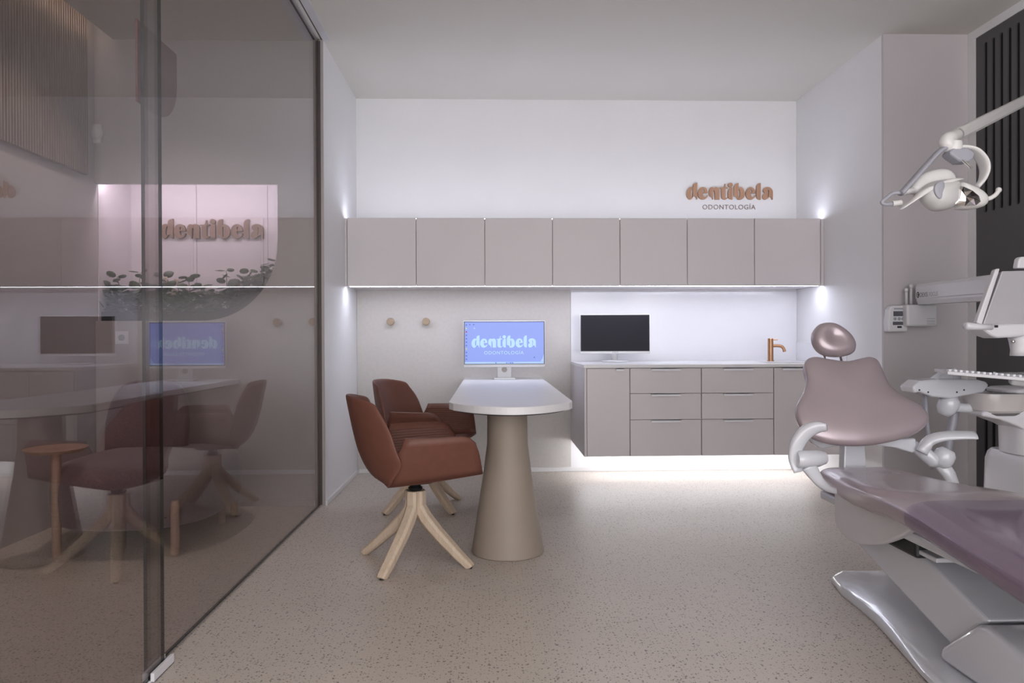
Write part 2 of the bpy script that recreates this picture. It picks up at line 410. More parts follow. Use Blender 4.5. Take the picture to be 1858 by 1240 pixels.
for a, b, mm, zz, nm in ((-1.048, -1.0, TRACKW, -.006, 'cover_strip'), (-1.144, -1.112, TRACKW, -.006, 'cover_strip'),
                         (-1.112, -1.100, DKP, -.001, 'slot'), (-1.086, -1.074, ALU, -.010, 'rail'), (-1.058, -1.048, DKP, -.001, 'slot')):
    MB().box((a, -1.4, H+zz), (b, YE, H)).build(nm, mm, t)
g0 = PZ(285, 1216, .0)
t = thing('floor_guide', (-1.066, g0.y, 0), 'small white floor guide clasping the bottom of the glass', 'guide')
yg = YG2-.03
MB().box((-1.048, yg-.07, 0), (-1.036, yg+.07, .030)).box((-1.073, yg-.07, 0), (-1.064, yg+.07, .030)).box((-1.073, yg-.07, 0), (-1.036, yg+.07, .006)).build('bracket', mat('guide_white', (.72, .71, .74), .4), t, bevel=.002)
# D-shaped plate on the glass
gx = -1.0905
c = [PX(247, 34, gx), PX(319, 93, gx), PX(319, 188, gx), PX(247, 183, gx)]
y0_, y1_ = c[0].y, c[1].y; zt_ = c[0].z; zb_ = c[3].z
r_ = .14
pts = [(y0_, zb_), (y0_, zt_), (y1_, zt_)] + [(y1_-r_+r_*math.cos(a), zb_+r_-r_*math.sin(a)) for a in [PI/2*k/10 for k in range(11)]]
mb = MB().prism([(gx+.003, a, b) for a, b in pts], (-.006, 0, 0))
tag(mb.build('glass_sign_plate', SIGNRED), 'brick red plate with one rounded corner fixed high on the tinted glass', 'sign plate')

# ------------------------------------------------------------------ corridor slats
t = thing('slatted_cladding', (XW, 1.5, 2.11), 'dark ribbed timber cladding on the upper corridor wall', 'wall cladding')
ys1 = PX(162, 318, XW+.03).y
zs = PX(162, 318, XW+.03).z
MB().box((XW, Y0, zs), (XW+.012, ys1, H+.19)).build('backing', SLATM, t)
mb = MB(); y = 1.2
while y < ys1-.014: mb.box((XW+.012, y, zs), (XW+.032, y+.014, H+.19)); y += .0225
tag(mb.build('ribs', SLATM, t), kind='stuff')
d = PY(176, 242, 4.56)
t = thing('motion_sensor', d, 'small white motion sensor on the corridor end wall beside the ribbed cladding', 'sensor')
MB().lathe([(.045, 0), (.045, .012), (.038, .028), (.02, .036), (.001, .038)], (d.x, 4.559, d.z), 24, (0, -1, 0)).build('dome', WHITEP, t, smooth=True)
MB().box((d.x-.03, 4.545, d.z-.065), (d.x+.03, 4.559, d.z+.055)).build('back_plate', WHITEP, t, bevel=.004)
d = PY(222, 613, 4.56)
t = thing('wall_socket', d, 'white wall socket on the corridor end wall under the niche', 'socket')
MB().box((d.x-.04, 4.551, d.z-.04), (d.x+.04, 4.559, d.z+.04)).build('plate', WHITEP, t, bevel=.003)
MB().lathe([(.02, 0), (.02, .002)], (d.x, 4.5505, d.z), 20, (0, -1, 0)).build('insert', LABELG, t)

# ------------------------------------------------------------------ logo letters (units of the tracing, y down)
s = 1
LET = {
 'd': [[[(258,300,s),(262,262,s),(285,238,s),(332,225),(332,517),(316,517),(312,490,s),(292,464,s),(268,464,s),(252,482)]],
       [[(258,308),(228,302,s),(190,312,s),(155,355,s),(141,415,s),(150,475,s),(180,512,s),(208,521,s),(238,505,s),(258,470),(248,480),(228,455,s),(224,405,s),(232,360,s),(250,340)]]],
 'e': [[[(518,408),(512,370,s),(490,325,s),(440,303,s),(385,320,s),(352,375,s),(345,420,s),(358,475,s),(395,512,s),(435,520,s),(480,505,s),(512,470,s),(520,442),(505,445),(480,470,s),(452,470,s),(436,445,s),(432,410)],
        [(430,352),(450,345,s),(462,380,s),(456,392),(430,392)]]],
 'n': [[[(612,518),(597,518),(597,495,s),(575,468,s),(548,448,s),(537,410,s),(542,355,s),(568,312,s),(600,305,s),(622,318),(655,303,s),(695,312,s),(720,345,s),(724,380),(724,518),(642,518),(640,420,s),(630,370,s),(614,365)]]],
 't': [[[(730,312),(795,308,s),(812,275,s),(814,245),(830,245),(830,303),(872,305),(872,322),(832,326),(830,470,s),(842,490,s),(862,482,s),(872,490),(850,510,s),(815,521,s),(775,505,s),(757,470,s),(755,330),(730,326)]]],
 'i': [[[(955,305),(955,518),(925,515,s),(890,498,s),(876,460,s),(875,390,s),(888,340,s),(915,312,s)]],
       [[(917+40*math.cos(2*PI*k/20), 265+40*math.sin(2*PI*k/20)) for k in range(20)]]],
 'b': [[[(1060,228),(1010,245,s),(985,285,s),(980,330,s),(980,460),(1010,465,s),(1035,490,s),(1042,518),(1062,500),(1062,330)]],
       [[(1058,318),(1100,305,s),(1145,335,s),(1170,400,s),(1165,460,s),(1135,505,s),(1090,521,s),(1042,518),(1050,490),(1072,487,s),(1086,455,s),(1088,400,s),(1080,355,s),(1058,340)]]],
 'l': [[[(1452,230),(1410,240,s),(1382,275,s),(1375,330,s),(1375,440,s),(1385,490,s),(1415,515,s),(1452,521)]]],
 'a': [[[(1666,518),(1650,518),(1645,495,s),(1625,470,s),(1600,475),(1570,505,s),(1530,521,s),(1495,505,s),(1483,470,s),(1495,430,s),(1530,405),(1505,385,s),(1493,355,s),(1510,320,s),(1555,302,s),(1610,308,s),(1650,335,s),(1668,380)],
        [(1582,345),(1600,370,s),(1596,430,s),(1584,480),(1577,470),(1586,420,s),(1584,375,s)]]],
}
LET['e2'] = [[[tuple([p[0]+841]+list(p[1:])) for p in sp] for sp in shp] for shp in LET['e']]
ORDER = ['d', 'e', 'n', 't', 'i', 'b', 'e2', 'l', 'a']
def letter_mesh(k, scale, depth):
    b = bmesh.new()
    for j, shp in enumerate(LET[k]):
        me = curve_mesh([[((p.x-141)*scale, (521-p.y)*scale) for p in smooth_poly(sp)] for sp in shp], depth)
        for v in me.vertices: v.co.z += depth/2 + (j*.0003)
        b.from_mesh(me); bpy.data.meshes.remove(me)
    me = bpy.data.meshes.new('letter'); b.to_mesh(me); b.free(); return me
def logo(parent, origin, width, depth, m, ex=(1, 0, 0), ey=(0, 0, 1), nm='letter'):
    for k in ORDER:
        place(letter_mesh(k, width/1528, depth), nm, m, origin, ex, ey, parent)
# wall sign above the cabinets
a, b = PY(1244.5, 363, YB), PY(1401, 363, YB)
t = thing('wall_sign', (a.x+.35, YB, a.z-.08), 'copper brown raised letters of a wall sign above the cabinets at right', 'sign')
logo(t, (a.x, YB-.004, a.z), b.x-a.x, .015, LETTER)
a2, b2 = PY(1274.5, 380, YB), PY(1370.5, 380, YB)
tm = place(text_mesh('ODONTOLOGÍA', b2.x-a2.x, .004, 1.12), 'small_lettering', LETTX, (a2.x, YB-.0005, a2.z), (1, 0, 0), (0, 0, 1), t)
# niche sign
a, b = PY(293, 434, NB), PY(480, 434, NB)
t = thing('wall_sign', (a.x+.35, NB, a.z), 'brown raised letters on the back of the lit niche behind the glass', 'sign')
logo(t, (a.x, NB-.003, a.z), b.x-a.x, .022, wood('walnut_letter', (.20, .125, .09), (.25, .16, .115), (60, 60, 3)))

# ------------------------------------------------------------------ niche planting
def sprig(x, y, z, h, label, leafm, n, seed):
    rr = random.Random(seed)
    t = thing('eucalyptus_sprig', (x, y, z), label, 'plant', 'plants in the niche')
    lx, ly = rr.uniform(-.05, .05), rr.uniform(-.02, .02)
    path = [(x+lx*k*k/16, y+ly*k*k/16, z+h*k/4) for k in range(5)]
    MB().tube(path, [.004, .0035, .003, .0025, .002], 6).build('stem', STEM, t, smooth=True)
    mb = MB()
    for i in range(n):
        f = .12+.88*i/(n-1); k = f*4; q = Vector((x+lx*k*k/16, y+ly*k*k/16, z+h*f))
        for sd in (0, 1):
            a = i*1.9+sd*PI+rr.uniform(-.4, .4); R = rr.uniform(.034, .048)*(1.15-.45*f)
            dr = Vector((math.cos(a), math.sin(a), rr.uniform(-.1, .5))).normalized(); sdv = dr.cross(Vector((0, 0, 1))).normalized(); nn = sdv.cross(dr)
            c = q+dr*R*1.25; tilt = rr.uniform(-1.4, 1.4); sdv = (sdv+nn*tilt).normalized()
            rim = [c+dr*(R*math.cos(2*PI*j/8)*1.05)+sdv*(R*math.sin(2*PI*j/8)*.82) for j in range(8)]
            nv = dr.cross(sdv)*.0022
            mb.add([c-nv*3]+rim+[c+nv*2], [(0, j+1, (j+1) % 8+1) for j in range(8)]+[(9, (j+1) % 8+1, j+1) for j in range(8)])
    tag(mb.build('foliage', leafm, t, smooth=True), kind='stuff')
    return t
xa, xb = PY(172, 560, 4.7).x, PY(500, 560, 4.7).x
tops = [(183, 497, 'leftmost'), (222, 500, ''), (250, 492, ''), (284, 497, ''), (303, 502, ''), (347, 500, ''), (412, 489, ''), (452, 490, ''), (482, 501, ''), (202, 516, ''), (328, 512, ''), (378, 516, ''), (432, 504, '')]
words = ['tall eucalyptus sprig at the left end of the niche planting', 'second eucalyptus sprig from the left in the niche planting',
 'eucalyptus sprig just left of the glass edge in the niche', 'eucalyptus sprig behind the overlap of the two glass panels',
 'eucalyptus sprig just right of the glass overlap under the letter d', 'eucalyptus sprig under the letter n of the niche sign',
 'tallest eucalyptus sprig, under the letter b of the niche sign', 'eucalyptus sprig under the letter l of the niche sign', 'short eucalyptus sprig at the curved right end of the niche',
 'low eucalyptus sprig between the two leftmost tall sprigs', 'low eucalyptus sprig under the letter e of the niche sign', 'low eucalyptus sprig under the letter t of the niche sign', 'middling eucalyptus sprig just right of the tallest one']
for i, ((px, py, _), lab) in enumerate(zip(tops, words)):
    yy = 4.72 + .06*((i*37) % 5-2)/2; P = PY(px, py, yy); zb = 1.21 if px < 430 else (1.30 if px < 470 else 1.42)
    sprig(P.x, yy, zb, P.z-zb-.01, lab, LEAF if i % 3 else LEAF2, 8, i+3)
mb = MB(); rr = random.Random(3)
def bed_floor(x):
    xc = NX1-NRX
    return NZ0 if x < xc else NZ0+NRZ-NRZ*math.sqrt(max(0, 1-((x-xc)/NRX)**2))
for i in range(1500):
    x = rr.uniform(XW+.03, NX1-.03); zf = bed_floor(x)
    if zf > 1.42: continue
    y = rr.uniform(4.60, 4.92); z = zf+rr.uniform(.04, .19)
    R = rr.uniform(.016, .032); a = rr.uniform(0, 2*PI)
    dr = Vector((math.cos(a), math.sin(a), rr.uniform(-.3, .7))).normalized(); sd = dr.cross(Vector((0, 0, 1))).normalized(); c = Vector((x, y, z))
    rim = [c+dr*(R*math.cos(2*PI*j/6)*1.2)+sd*(R*math.sin(2*PI*j/6)*.7) for j in range(6)]
    nv = dr.cross(sd)*.004
    mb.add([c+nv]+rim, [(0, j+1, (j+1) % 6+1) for j in range(6)])
o = mb.build('planting_bed', LEAF2, smooth=True); tag(o, 'dense low dusty green leaves covering the floor of the niche', 'plants', kind='stuff')
pts = [(XW+.004, 1.19)] + [(x, bed_floor(x)+.012) for x in [XW+.01+k*(NX1-.13-XW)/16 for k in range(17)]]
t = thing('planter_soil', (-2, 4.75, 1.18), 'dark planting soil along the rounded floor of the niche', 'soil')
mb = MB(); top = [(x, bed_floor(x)+.06) for x in [XW+.006+k*(NX1-.14-XW)/16 for k in range(17)]]; bot = [(x, bed_floor(x)+.002) for x, z in top]
mb.loft([[(x, 4.615, z) for x, z in top+bot[::-1]], [(x, NB-.01, z) for x, z in top+bot[::-1]]]); mb.build('bed', SOIL, t)
for i, (px, py) in enumerate(((316, 531), (320, 512), (436, 522), (300, 508))):
    P = PY(px, py, 4.66+.01*i); t = thing('blossom', P, ['cream blossom low in the niche leaves beside the glass overlap', 'cream blossom above its neighbour in the niche leaves', 'cream blossom among the leaves under the sign letters b and e', 'small cream blossom touching the glass overlap line'][i], 'flower')
    mb = MB()
    for k in range(6):
        a = 2*PI*k/6; c = P+Vector((math.cos(a)*.013, -.004, math.sin(a)*.013)); mb.lathe([(.001, -.003), (.009, -.001), (.010, .002), (.001, .005)], c, 8, (math.cos(a)*.4, -1, math.sin(a)*.4))
    mb.build('petals', FLOWER, t, smooth=True)
    MB().tube([P+Vector((0, .004, 0)), P+Vector((0, .03, -.05)), P+Vector((.01, .05, -.12))], .0025, 6).build('stem', STEM, t)

# ------------------------------------------------------------------ lounge seat with side table (behind the glass)
cx, cy, A, B = -1.855, 3.97, .43, .49
t = thing('lounge_armchair', (cx, cy, 0), 'low aubergine upholstered lounge seat with a round wooden side table seen through the glass', 'armchair')
def sup(a, b, n=40, e=2.7): return [(math.copysign(abs(math.cos(q))**(2/e), math.cos(q))*a, math.copysign(abs(math.sin(q))**(2/e), math.sin(q))*b) for q in [2*PI*k/n for k in range(n)]]
mb = MB(); secs = []
for z, k in ((.115, .80), (.12, .88), (.14, .95), (.20, .99), (.28, 1), (.34, .99), (.39, .96), (.415, .90), (.428, .80), (.432, .5), (.433, .1)):
    secs.append([(cx+x*k, cy+y*k, z) for x, y in sup(A, B)])
mb.loft(secs); mb.build('seat', FABRIC, t, smooth=True)
ol = smooth_poly([(-.235, -.02), (-.238, .16, 1), (-.20, .32, 1), (-.11, .39, 1), (.11, .39, 1), (.20, .32, 1), (.238, .16, 1), (.235, -.02)], 6)
def bendb(P, d): P = P.copy(); P.y -= (d.x/.24)**2*.05; return P
pillow(ol, (-2.02, 4.30, .42), (1, 0, 0), (0, .12, 1), (0, -1, .12), .07, .07, 3, bend=bendb, cu=(0, .18)).build('backrest', FABRIC, t, smooth=True)
for (px, py) in ((318, 1006), (402, 948), (425, 932)):
    P = PZ(px, py, 0)
    MB().tube([(P.x, P.y, 0), (P.x, P.y, .24), (P.x, P.y, .262)], [.021, .021, .016], 14).build('leg', WSIDE, t, smooth=True, auto=.6)
P = PZ(103, 1010); 
t2 = t
P2 = P
MB().lathe([(.021, 0), (.021, .505)], (P.x, P.y, 0), 16).build('table_post', WSIDE, t2, smooth=True, auto=.6)
MB().lathe([(.06, .505), (.118, .512), (.137, .528), (.137, .531), (.001, .532)], (P.x, P.y, 0), 40).build('table_top', WSIDE, t2, smooth=True, auto=.5)

# ------------------------------------------------------------------ wall cabinets
xs = [-1.028, -.532, -.037, .454, .947, 1.441, 1.937, 2.428]
lab = ['greige wall cabinet touching the white left wall', 'greige wall cabinet second from the left wall, above the two coat knobs', 'greige wall cabinet third from the left, above the lit blue screen',
       'greige wall cabinet in the middle of the row of seven', 'greige wall cabinet third from the right, above the dark screen', 'greige wall cabinet second from the right, under the wall sign', 'greige wall cabinet touching the right wall above the tap']
for i in range(7):
    a, b = xs[i], xs[i+1]; l = XL+.001 if i == 0 else a; r = XR-.001 if i == 6 else b
    t = thing('wall_cabinet', ((a+b)/2, YB-.2, ZB), lab[i], 'cabinet', 'wall cabinets')
    MB().box((l, YCF+.022, ZB+.0005), (r, YB-.001, ZT)).build('body', CAB, t)
    MB().box((a+.0022, YCF, ZB-.003), (b-.0022, YCF+.019, ZT+.004)).build('door', CAB, t, bevel=.0012, seg=1)
    if i in (0, 6):
        q = (l, a-.0015) if i == 0 else (b+.0015, r)
        MB().box((q[0], YCF, ZB-.003), (q[1], YCF+.019, ZT)).build('filler_strip', CAB, t)

# ------------------------------------------------------------------ base cabinets
KX, KY, KB, KT = .634, 4.80, .252, .854
kx = [.650, .944, 1.433, 1.93, XR-.004]
lab = ['greige floating base cabinet with one door, at the left end under the dark screen', 'greige floating drawer cabinet with three drawers, left of the two',
       'greige floating drawer cabinet with three drawers, right of the two, under the tap', 'greige floating base cabinet with one door behind the dental chair']
rows = [(.849, .680), (.677, .503), (.500, .254)]
for i in range(4):
    a, b = kx[i], kx[i+1]; l = KX if i == 0 else a
    t = thing('base_cabinet', ((a+b)/2, 5.2, KB), lab[i], 'cabinet', 'floating base cabinets')
    MB().box((l+(.0165 if i == 0 else 0), KY+.022, KB), (b, YB-.02, KT if i < 3 else KT-.105)).build('body', CAB, t)
    if i == 0:
        MB().box((KX, KY, KB), (KX+.016, YB-.02, KT)).build('end_panel', CAB, t, bevel=.001, seg=1)
    if i in (0, 3):
        d = MB().box((a+.0025, KY, KB+.002), (b-.0025, KY+.019, .849)).build('door', CAB, t, bevel=.0012, seg=1)
        hs = [(PY(1117, 669, KY).x, PY(1131, 669, KY).x)] if i == 0 else [(PY(1418, 668, KY).x, PY(1470, 668, KY).x)]
        for h0, h1 in hs: MB().box((h0, KY-.022, .846), (h1, KY+.004, .8495)).box((h0, KY-.022, .833), (h1, KY-.019, .8495)).build('handle', HAND, d)
    else:
        for z1, z0 in rows:
            d = MB().box((a+.0025, KY, z0), (b-.0025, KY+.019, z1)).build('drawer', CAB, t, bevel=.0012, seg=1)
            c = a+(b-a)*.497; hw = .100
            MB().box((c-hw, KY-.022, z1-.003), (c+hw, KY+.004, z1+.0005)).box((c-hw, KY-.022, z1-.016), (c+hw, KY-.019, z1+.0005)).build('handle', HAND, d)
WT = .874
t = thing('worktop', (1.5, 5.2, KT), 'thin white worktop running over the floating cabinets', 'worktop')
sx0, sx1, sy0, sy1 = 1.98, 2.36, 4.95, 5.28
mb = MB()
mb.box((KX-.004, KY-.012, KT+.0005), (XR-.002, sy0, WT)).box((KX-.004, sy1, KT+.0005), (XR-.002, YB-.012, WT)).box((KX-.004, sy0, KT+.0005), (sx0, sy1, WT)).box((sx1, sy0, KT+.0005), (XR-.002, sy1, WT))
mb.build('slab', TOPW, t)
mb = MB().box((sx0-.01, sy0-.01, KT-.10), (sx1+.01, sy1+.01, KT-.095)).box((sx0-.01, sy0-.01, KT-.1), (sx0, sy1+.01, KT)).box((sx1, sy0-.01, KT-.1), (sx1+.01, sy1+.01, KT)).box((sx0, sy0-.01, KT-.1), (sx1, sy0, KT)).box((sx0, sy1, KT-.1), (sx1, sy1+.01, KT))
mb.build('sink_basin', TOPW, t)
# tap
fx, fy = 2.155, 5.42
t = thing('copper_tap', (fx, fy, WT), 'brushed copper basin tap on the white worktop', 'tap')
MB().lathe([(.026, 0), (.026, .006), (.021, .008), (.021, .172), (.019, .175), (.001, .175)], (fx, fy, WT), 24).build('body', COPPER, t, smooth=True, auto=.5)
sp = catmull([(fx+.015, fy, WT+.118), (fx+.055, fy-.006, WT+.118), (fx+.082, fy-.012, WT+.112), (fx+.096, fy-.016, WT+.094), (fx+.102, fy-.018, WT+.072)], 5)
MB().tube(sp, .012, 14).build('spout', COPPER, t, smooth=True, auto=.6)
MB().tube([(fx+.010, fy, WT+.163), (fx+.052, fy-.01, WT+.165)], .0045, 10).build('lever', COPPER, t, smooth=True, auto=.6)

# ------------------------------------------------------------------ coat knobs
for px, l in ((710, 'round wooden coat knob on the beige wall panel, the left one'), (774, 'round wooden coat knob on the beige wall panel, nearer the lit screen')):
    P = PY(px, 584, YB-.012)
    t = thing('coat_knob', P, l, 'coat knob', 'coat knobs')
    MB().lathe([(.016, 0), (.016, .022), (.027, .026), (.029, .032), (.029, .048), (.026, .052), (.001, .0525)], (P.x, YB-.012, P.z), 28, (0, -1, 0)).build('knob', OAK, t, smooth=True, auto=.5)

# ------------------------------------------------------------------ desk
TX0, TX1, TZ = -.203, .402, .748
t = thing('desk_table', (.083, 3.54, 0), 'long white desk with bowed front on a taupe conical pedestal', 'table')
yf, ym = 3.445, 3.185
cxm = (TX0+TX1)/2; hw = (TX1-TX0)/2
front = [(cxm+hw*(1-2*k/24), yf-(yf-ym)*(1-((1-2*k/24))**2)) for k in range(25)]
top = [(TX1, YB-.016), (TX1, yf+.05)] + [(TX1-.003, yf+.02)] + front[1:-1] + [(TX0+.003, yf+.02), (TX0, yf+.05), (TX0, YB-.016)]
MB().prism([(x, y, TZ-.036) for x, y in top], (0, 0, .036)).build('tabletop', mat('desk_white', (.73, .725, .735), .38, var=.008), t, bevel=.003)
MB().prism([(cxm+(x-cxm)*.90, 3.4+(y-3.4)*.88+.03, TZ-.046) for x, y in top], (0, 0, .0095)).build('mounting_plate', DKP, t)
bx_, by_ = .083, 3.54
prof = [(.001, 0), (.176, 0), (.180, .004), (.180, .012)]
for z in [.02+.03*k for k in range(23)]:
    zz = z/.70
    r = .180-(.180-.100)*min(1, zz/.74) if zz < .60 else ilerp([(.60, .180-.08*.60/.74), (.78, .1005), (1.0, .099)], zz)
    prof.append((r, z))
prof += [(.099, .7), (.001, .7015)]
MB().lathe(prof, (bx_, by_, 0), 56).build('pedestal', TBASE, t, smooth=True, auto=.7)

# ------------------------------------------------------------------ monitors
def rot_pts(obj_list): pass
def monitor(c, w_, h_, yawm, on, label, tilt=0):
    """c: bottom centre of the panel; local x right, y away, z up"""
    t = thing('desktop_monitor', c, label, 'monitor'); bz = .010
    MB().box((c[0]-w_/2, c[1], c[2]), (c[0]+w_/2, c[1]+.022, c[2]+h_)).build('housing', WHITEP, t, bevel=.004)
    b0 = .022 if on else .020
    x0, x1, z0, z1 = c[0]-w_/2+.005, c[0]+w_/2-.005, c[2]+b0, c[2]+h_-.005
    MB().box((x0, c[1]-.001, z0), (x1, c[1]+.002, z1)).build('bezel', DKP, t)
    scr = MB().box((x0+.005, c[1]-.002, z0+.004), (x1-.005, c[1]+.001, z1-.005)).build('screen', SCREENON if on else SCREENOFF, t)
    return t, (x0+.005, x1-.005, z0+.004, z1-.005), scr
yM = 5.33
a = PY(841, 667, yM); b = PY(989, 582, yM)
t, (x0, x1, z0, z1), scr = monitor(((a.x+b.x)/2, yM, a.z), b.x-a.x, b.z-a.z, 0, True, 'white desktop monitor with a lit blue screen at the back of the desk')
sw, sh = x1-x0, z1-z0
logo(t, (x0+.085*sw, yM-.0021, z0+.385*sh), .815*sw, .0006, SCRTXT, nm='screen_letter')
tm = text_mesh('ODONTOLOGÍA', .50*sw, 0, 1.15); place(tm, 'screen_lettering', SCRTXT, (x0+.245*sw, yM-.0025, z0+.225*sh), (1, 0, 0), (0, 0, 1), t)
def scr_rect(u0, v0, u1, v1, m, nm):
    MB().box((x0+u0*sw, yM-.0026, z0+v0*sh), (x0+u1*sw, yM-.002, z0+v1*sh)).build(nm, m, t)
scr_rect(0, 0, 1, .045, SCRBAR, 'taskbar')
MB().prism([(x0+.955*sw, yM-.0024, z0+.05*sh), (x0+sw, yM-.0024, z0+.05*sh), (x0+sw, yM-.0024, z0+.24*sh), (x0+.985*sw, yM-.0024, z0+.13*sh)], (0, .0005, 0)).build('wallpaper_curve', SCRBAR, t)
for i in range(11):
    v = .93-.082*i; scr_rect(.012, v-.016, .030, v+.016, [SCRICO, SCRYEL, SCRRED, SCRICO, SCRICO, SCRICO, SCRICO, SCRYEL, SCRICO, SCRICO, SCRICO][i % 11], 'desktop_icon')
for u, v, mm in ((.055, .94, SCRICO), (.105, .94, SCRICO), (.115, .85, SCRBAR), (.87, .15, SCRICO), (.385, .022, SCRICO), (.52, .022, SCRICO), (.545, .022, SCRICO), (.57, .022, SCRICO), (.595, .022, SCRICO)):
    scr_rect(u, v-.014, u+.016, v+.014, mm, 'desktop_icon')
mc = (a.x+b.x)/2
MB().box((mc-.053, yM+.022, TZ+.012), (mc+.053, yM+.045, a.z+.25)).build('stand_neck', WHITEP, t, bevel=.004)
mb = MB(); ring = [(mc+.022*math.cos(q), a.z-.035+.022*math.sin(q)) for q in [2*PI*k/24 for k in range(24)]]
MB().lathe([(.012, 0), (.021, 0), (.021, .003), (.012, .003)], (mc, yM+.022, TZ+.075), 24, (0, -1, 0)).build('cable_ring', mat('ring_beige', (.38, .34, .31), .5), t, smooth=True, auto=.5)
MB().box((mc-.080, yM-.02, TZ), (mc+.080, yM+.12, TZ+.014)).build('stand_base', WHITEP, t, bevel=.003)
# second monitor, dark, turned a little
yM2 = 5.36
a = PY(1051, 641, yM2); b = PY(1179, 566, yM2)
t2, q, scr = monitor((0, 0, 0), .527, .300, 0, False, 'white desktop monitor with a dark screen on the worktop')
MB().tube([(0, .02, .04), (0, .035, -.03), (0, .03, -.061)], [(.03, .012), (.024, .012), (.02, .014)], 14, up=(1, 0, 0)).build('stand_neck', WHITEP, t2, smooth=True)
MB().lathe([(.001, -.0615), (.10, -.0615), (.104, -.057), (.10, -.052), (.02, -.048), (.001, -.048)], (0, .03, 0), 40).build('stand_base', WHITEP, t2, smooth=True, auto=.5)
me = text_mesh('ASUS', .045, 0, 1.1); place(me, 'maker_lettering', LABELG, (-.022, -.0005, .006), (1, 0, 0), (0, 0, 1), t2)
t2.location = ((a.x+b.x)/2+.003, yM2, WT+.0623); t2.rotation_euler = (-.05, 0, math.radians(-6))
t2.rotation_euler = (0, 0, math.radians(-5))

# ------------------------------------------------------------------ swivel armchairs (local: +x forward, +y left)
def make_chair():
    t = thing('swivel_armchair', (0, 0, 0), '', 'chair', 'terracotta swivel armchairs at the desk')
    zs0, zs1 = .435, .465
    # centre line of the back from the rear seat seam up
    cl = catmull([(-.150, .400), (-.205, .432), (-.250, .51), (-.282, .62), (-.318, .80)], 5)
    n = len(cl); NV = 16
    mb = MB(); secs = []
    for i, p in enumerate(cl):
        s_ = i/(n-1)
        wdt = ilerp([(0, .205), (.25, .245), (.55, .285), (.8, .262), (1, .205)], s_)
        k = ilerp([(0, .0), (.2, .06), (.5, .155), (.75, .15), (1, .115)], s_)
        dz = ilerp([(0, 0), (.85, 0), (1, -.030)], s_)
        secs.append([(p[0]+k*abs(v)**2.2, v*wdt, p[1]+dz*abs(v)**3) for v in [2*j/NV-1 for j in range(NV+1)]])
    mb.loft(secs, closed=False); mb.build('backrest', TERRA, t, smooth=True, solid=.012, sub=1)
    for sg in (1, -1):
        # arm: rear edge follows the fold of the back up to arm height
        mb = MB(); G = []
        for i in range(7):
            f = i/6
            z_b = .425+.0*f; rear = Vector((ilerp([(0, -.142), (.35, -.140), (1, -.085)], f), sg*ilerp([(0, .203), (.5, .250), (1, .287)], f), .400+.222*f))
            # front edge
            fr = Vector((.278-.050*f, sg*(.215+.075*f), .442+.182*f))
            row = []
            for j in range(11):
                g = j/10; q = rear.lerp(fr, g); q.y += sg*.020*math.sin(PI*g)*(0.3+.7*f)
                if f > .6 and g > .82: q.z -= (f-.6)/.4*((g-.82)/.18)**2*.035
                row.append(q)
            G.append(row)
        mb.loft(G, closed=False); mb.build('armrest', TERRA, t, smooth=True, solid=.012)
        # fine ribs on the inner face of the arm
        rb = MB()
        for i in range(1, 13):
            f = .12+.80*i/13; k = min(5, int(f*6)); ff = f*6-k
            pts = [G[k][j].lerp(G[k+1][j], ff)+Vector((0, -sg*.0065, 0)) for j in range(0, 10)]
            rb.tube(pts, .0022, 5)
        tag(rb.build('inner_ribs', TERRA, t), kind='stuff')
    # seat pan
    mb = MB(); G = []
    for i in range(9):
        g = i/8; x = -.150+.425*g; wd = .203+.012*g; zc = .403+.040*g**1.3
        G.append([(x, v*wd, zc-.012*(1-v*v)+.0) for v in [2*j/10-1 for j in range(11)]])
    mb.loft(G, closed=False); mb.build('seat', TERRA, t, smooth=True, solid=.014)
    MB().lathe([(.001, .334), (.028, .334), (.034, .350), (.024, .360), (.034, .376), (.10, .381), (.105, .386), (.001, .3865)], (0, 0, 0), 28).build('swivel_plate', DKP, t, smooth=True, auto=.6)
    for k in range(4):
        a = PI/2*k; d = Vector((math.cos(a), math.sin(a), 0)); s_ = Vector((-d.y, d.x, 0))
        secs = []
        for r, z, hw_, ht in ((.024, .338, .027, .0235), (.025, .295, .027, .0240), (.031, .252, .027, .027), (.058, .210, .027, .028), (.12, .148, .027, .0255), (.235, .050, .0255, .021), (.285, .012, .023, .018), (.298, .006, .018, .012)):
            c = d*r+Vector((0, 0, z))
            tg = Vector((0, 0, -1)) if z > .27 else (d*.78-Vector((0, 0, .62))).normalized()
            nn = tg.cross(s_).normalized()
            secs.append([c+s_*(hw_*u)+nn*(ht*v) for u, v in ((-1, -.6), (-.6, -1), (.6, -1), (1, -.6), (1, .6), (.6, 1), (-.6, 1), (-1, .6))])
        for q in secs[-1]:
            q.z = max(q.z, .0045)
        lg = MB().loft(secs).build('leg', ASH, t, bevel=.002)
        MB().lathe([(.010, 0), (.010, .012)], d*.288, 12).build('glide', DKP, lg)
    return t
c1 = make_chair()
FACE1, FACE2 = 14, -18
c1['label'] = 'terracotta shell swivel armchair on wooden legs, nearest the camera at the desk'
LEG1 = -25
def set_chair(t, loc, face, legang):
    t.location = loc; t.rotation_euler = (0, 0, math.radians(face))
    for ch in t.children:
        if ch.name.startswith('leg'): ch.rotation_euler = (0, 0, math.radians(legang-face))
set_chair(c1, (-.358, 3.395, 0), FACE1, LEG1)
c2 = copy_tree(c1, (0, 0, 0), 0, 'terracotta shell swivel armchair behind the other one, nearer the back wall')
set_chair(c2, (-.425, 4.49, 0), FACE2, -47)

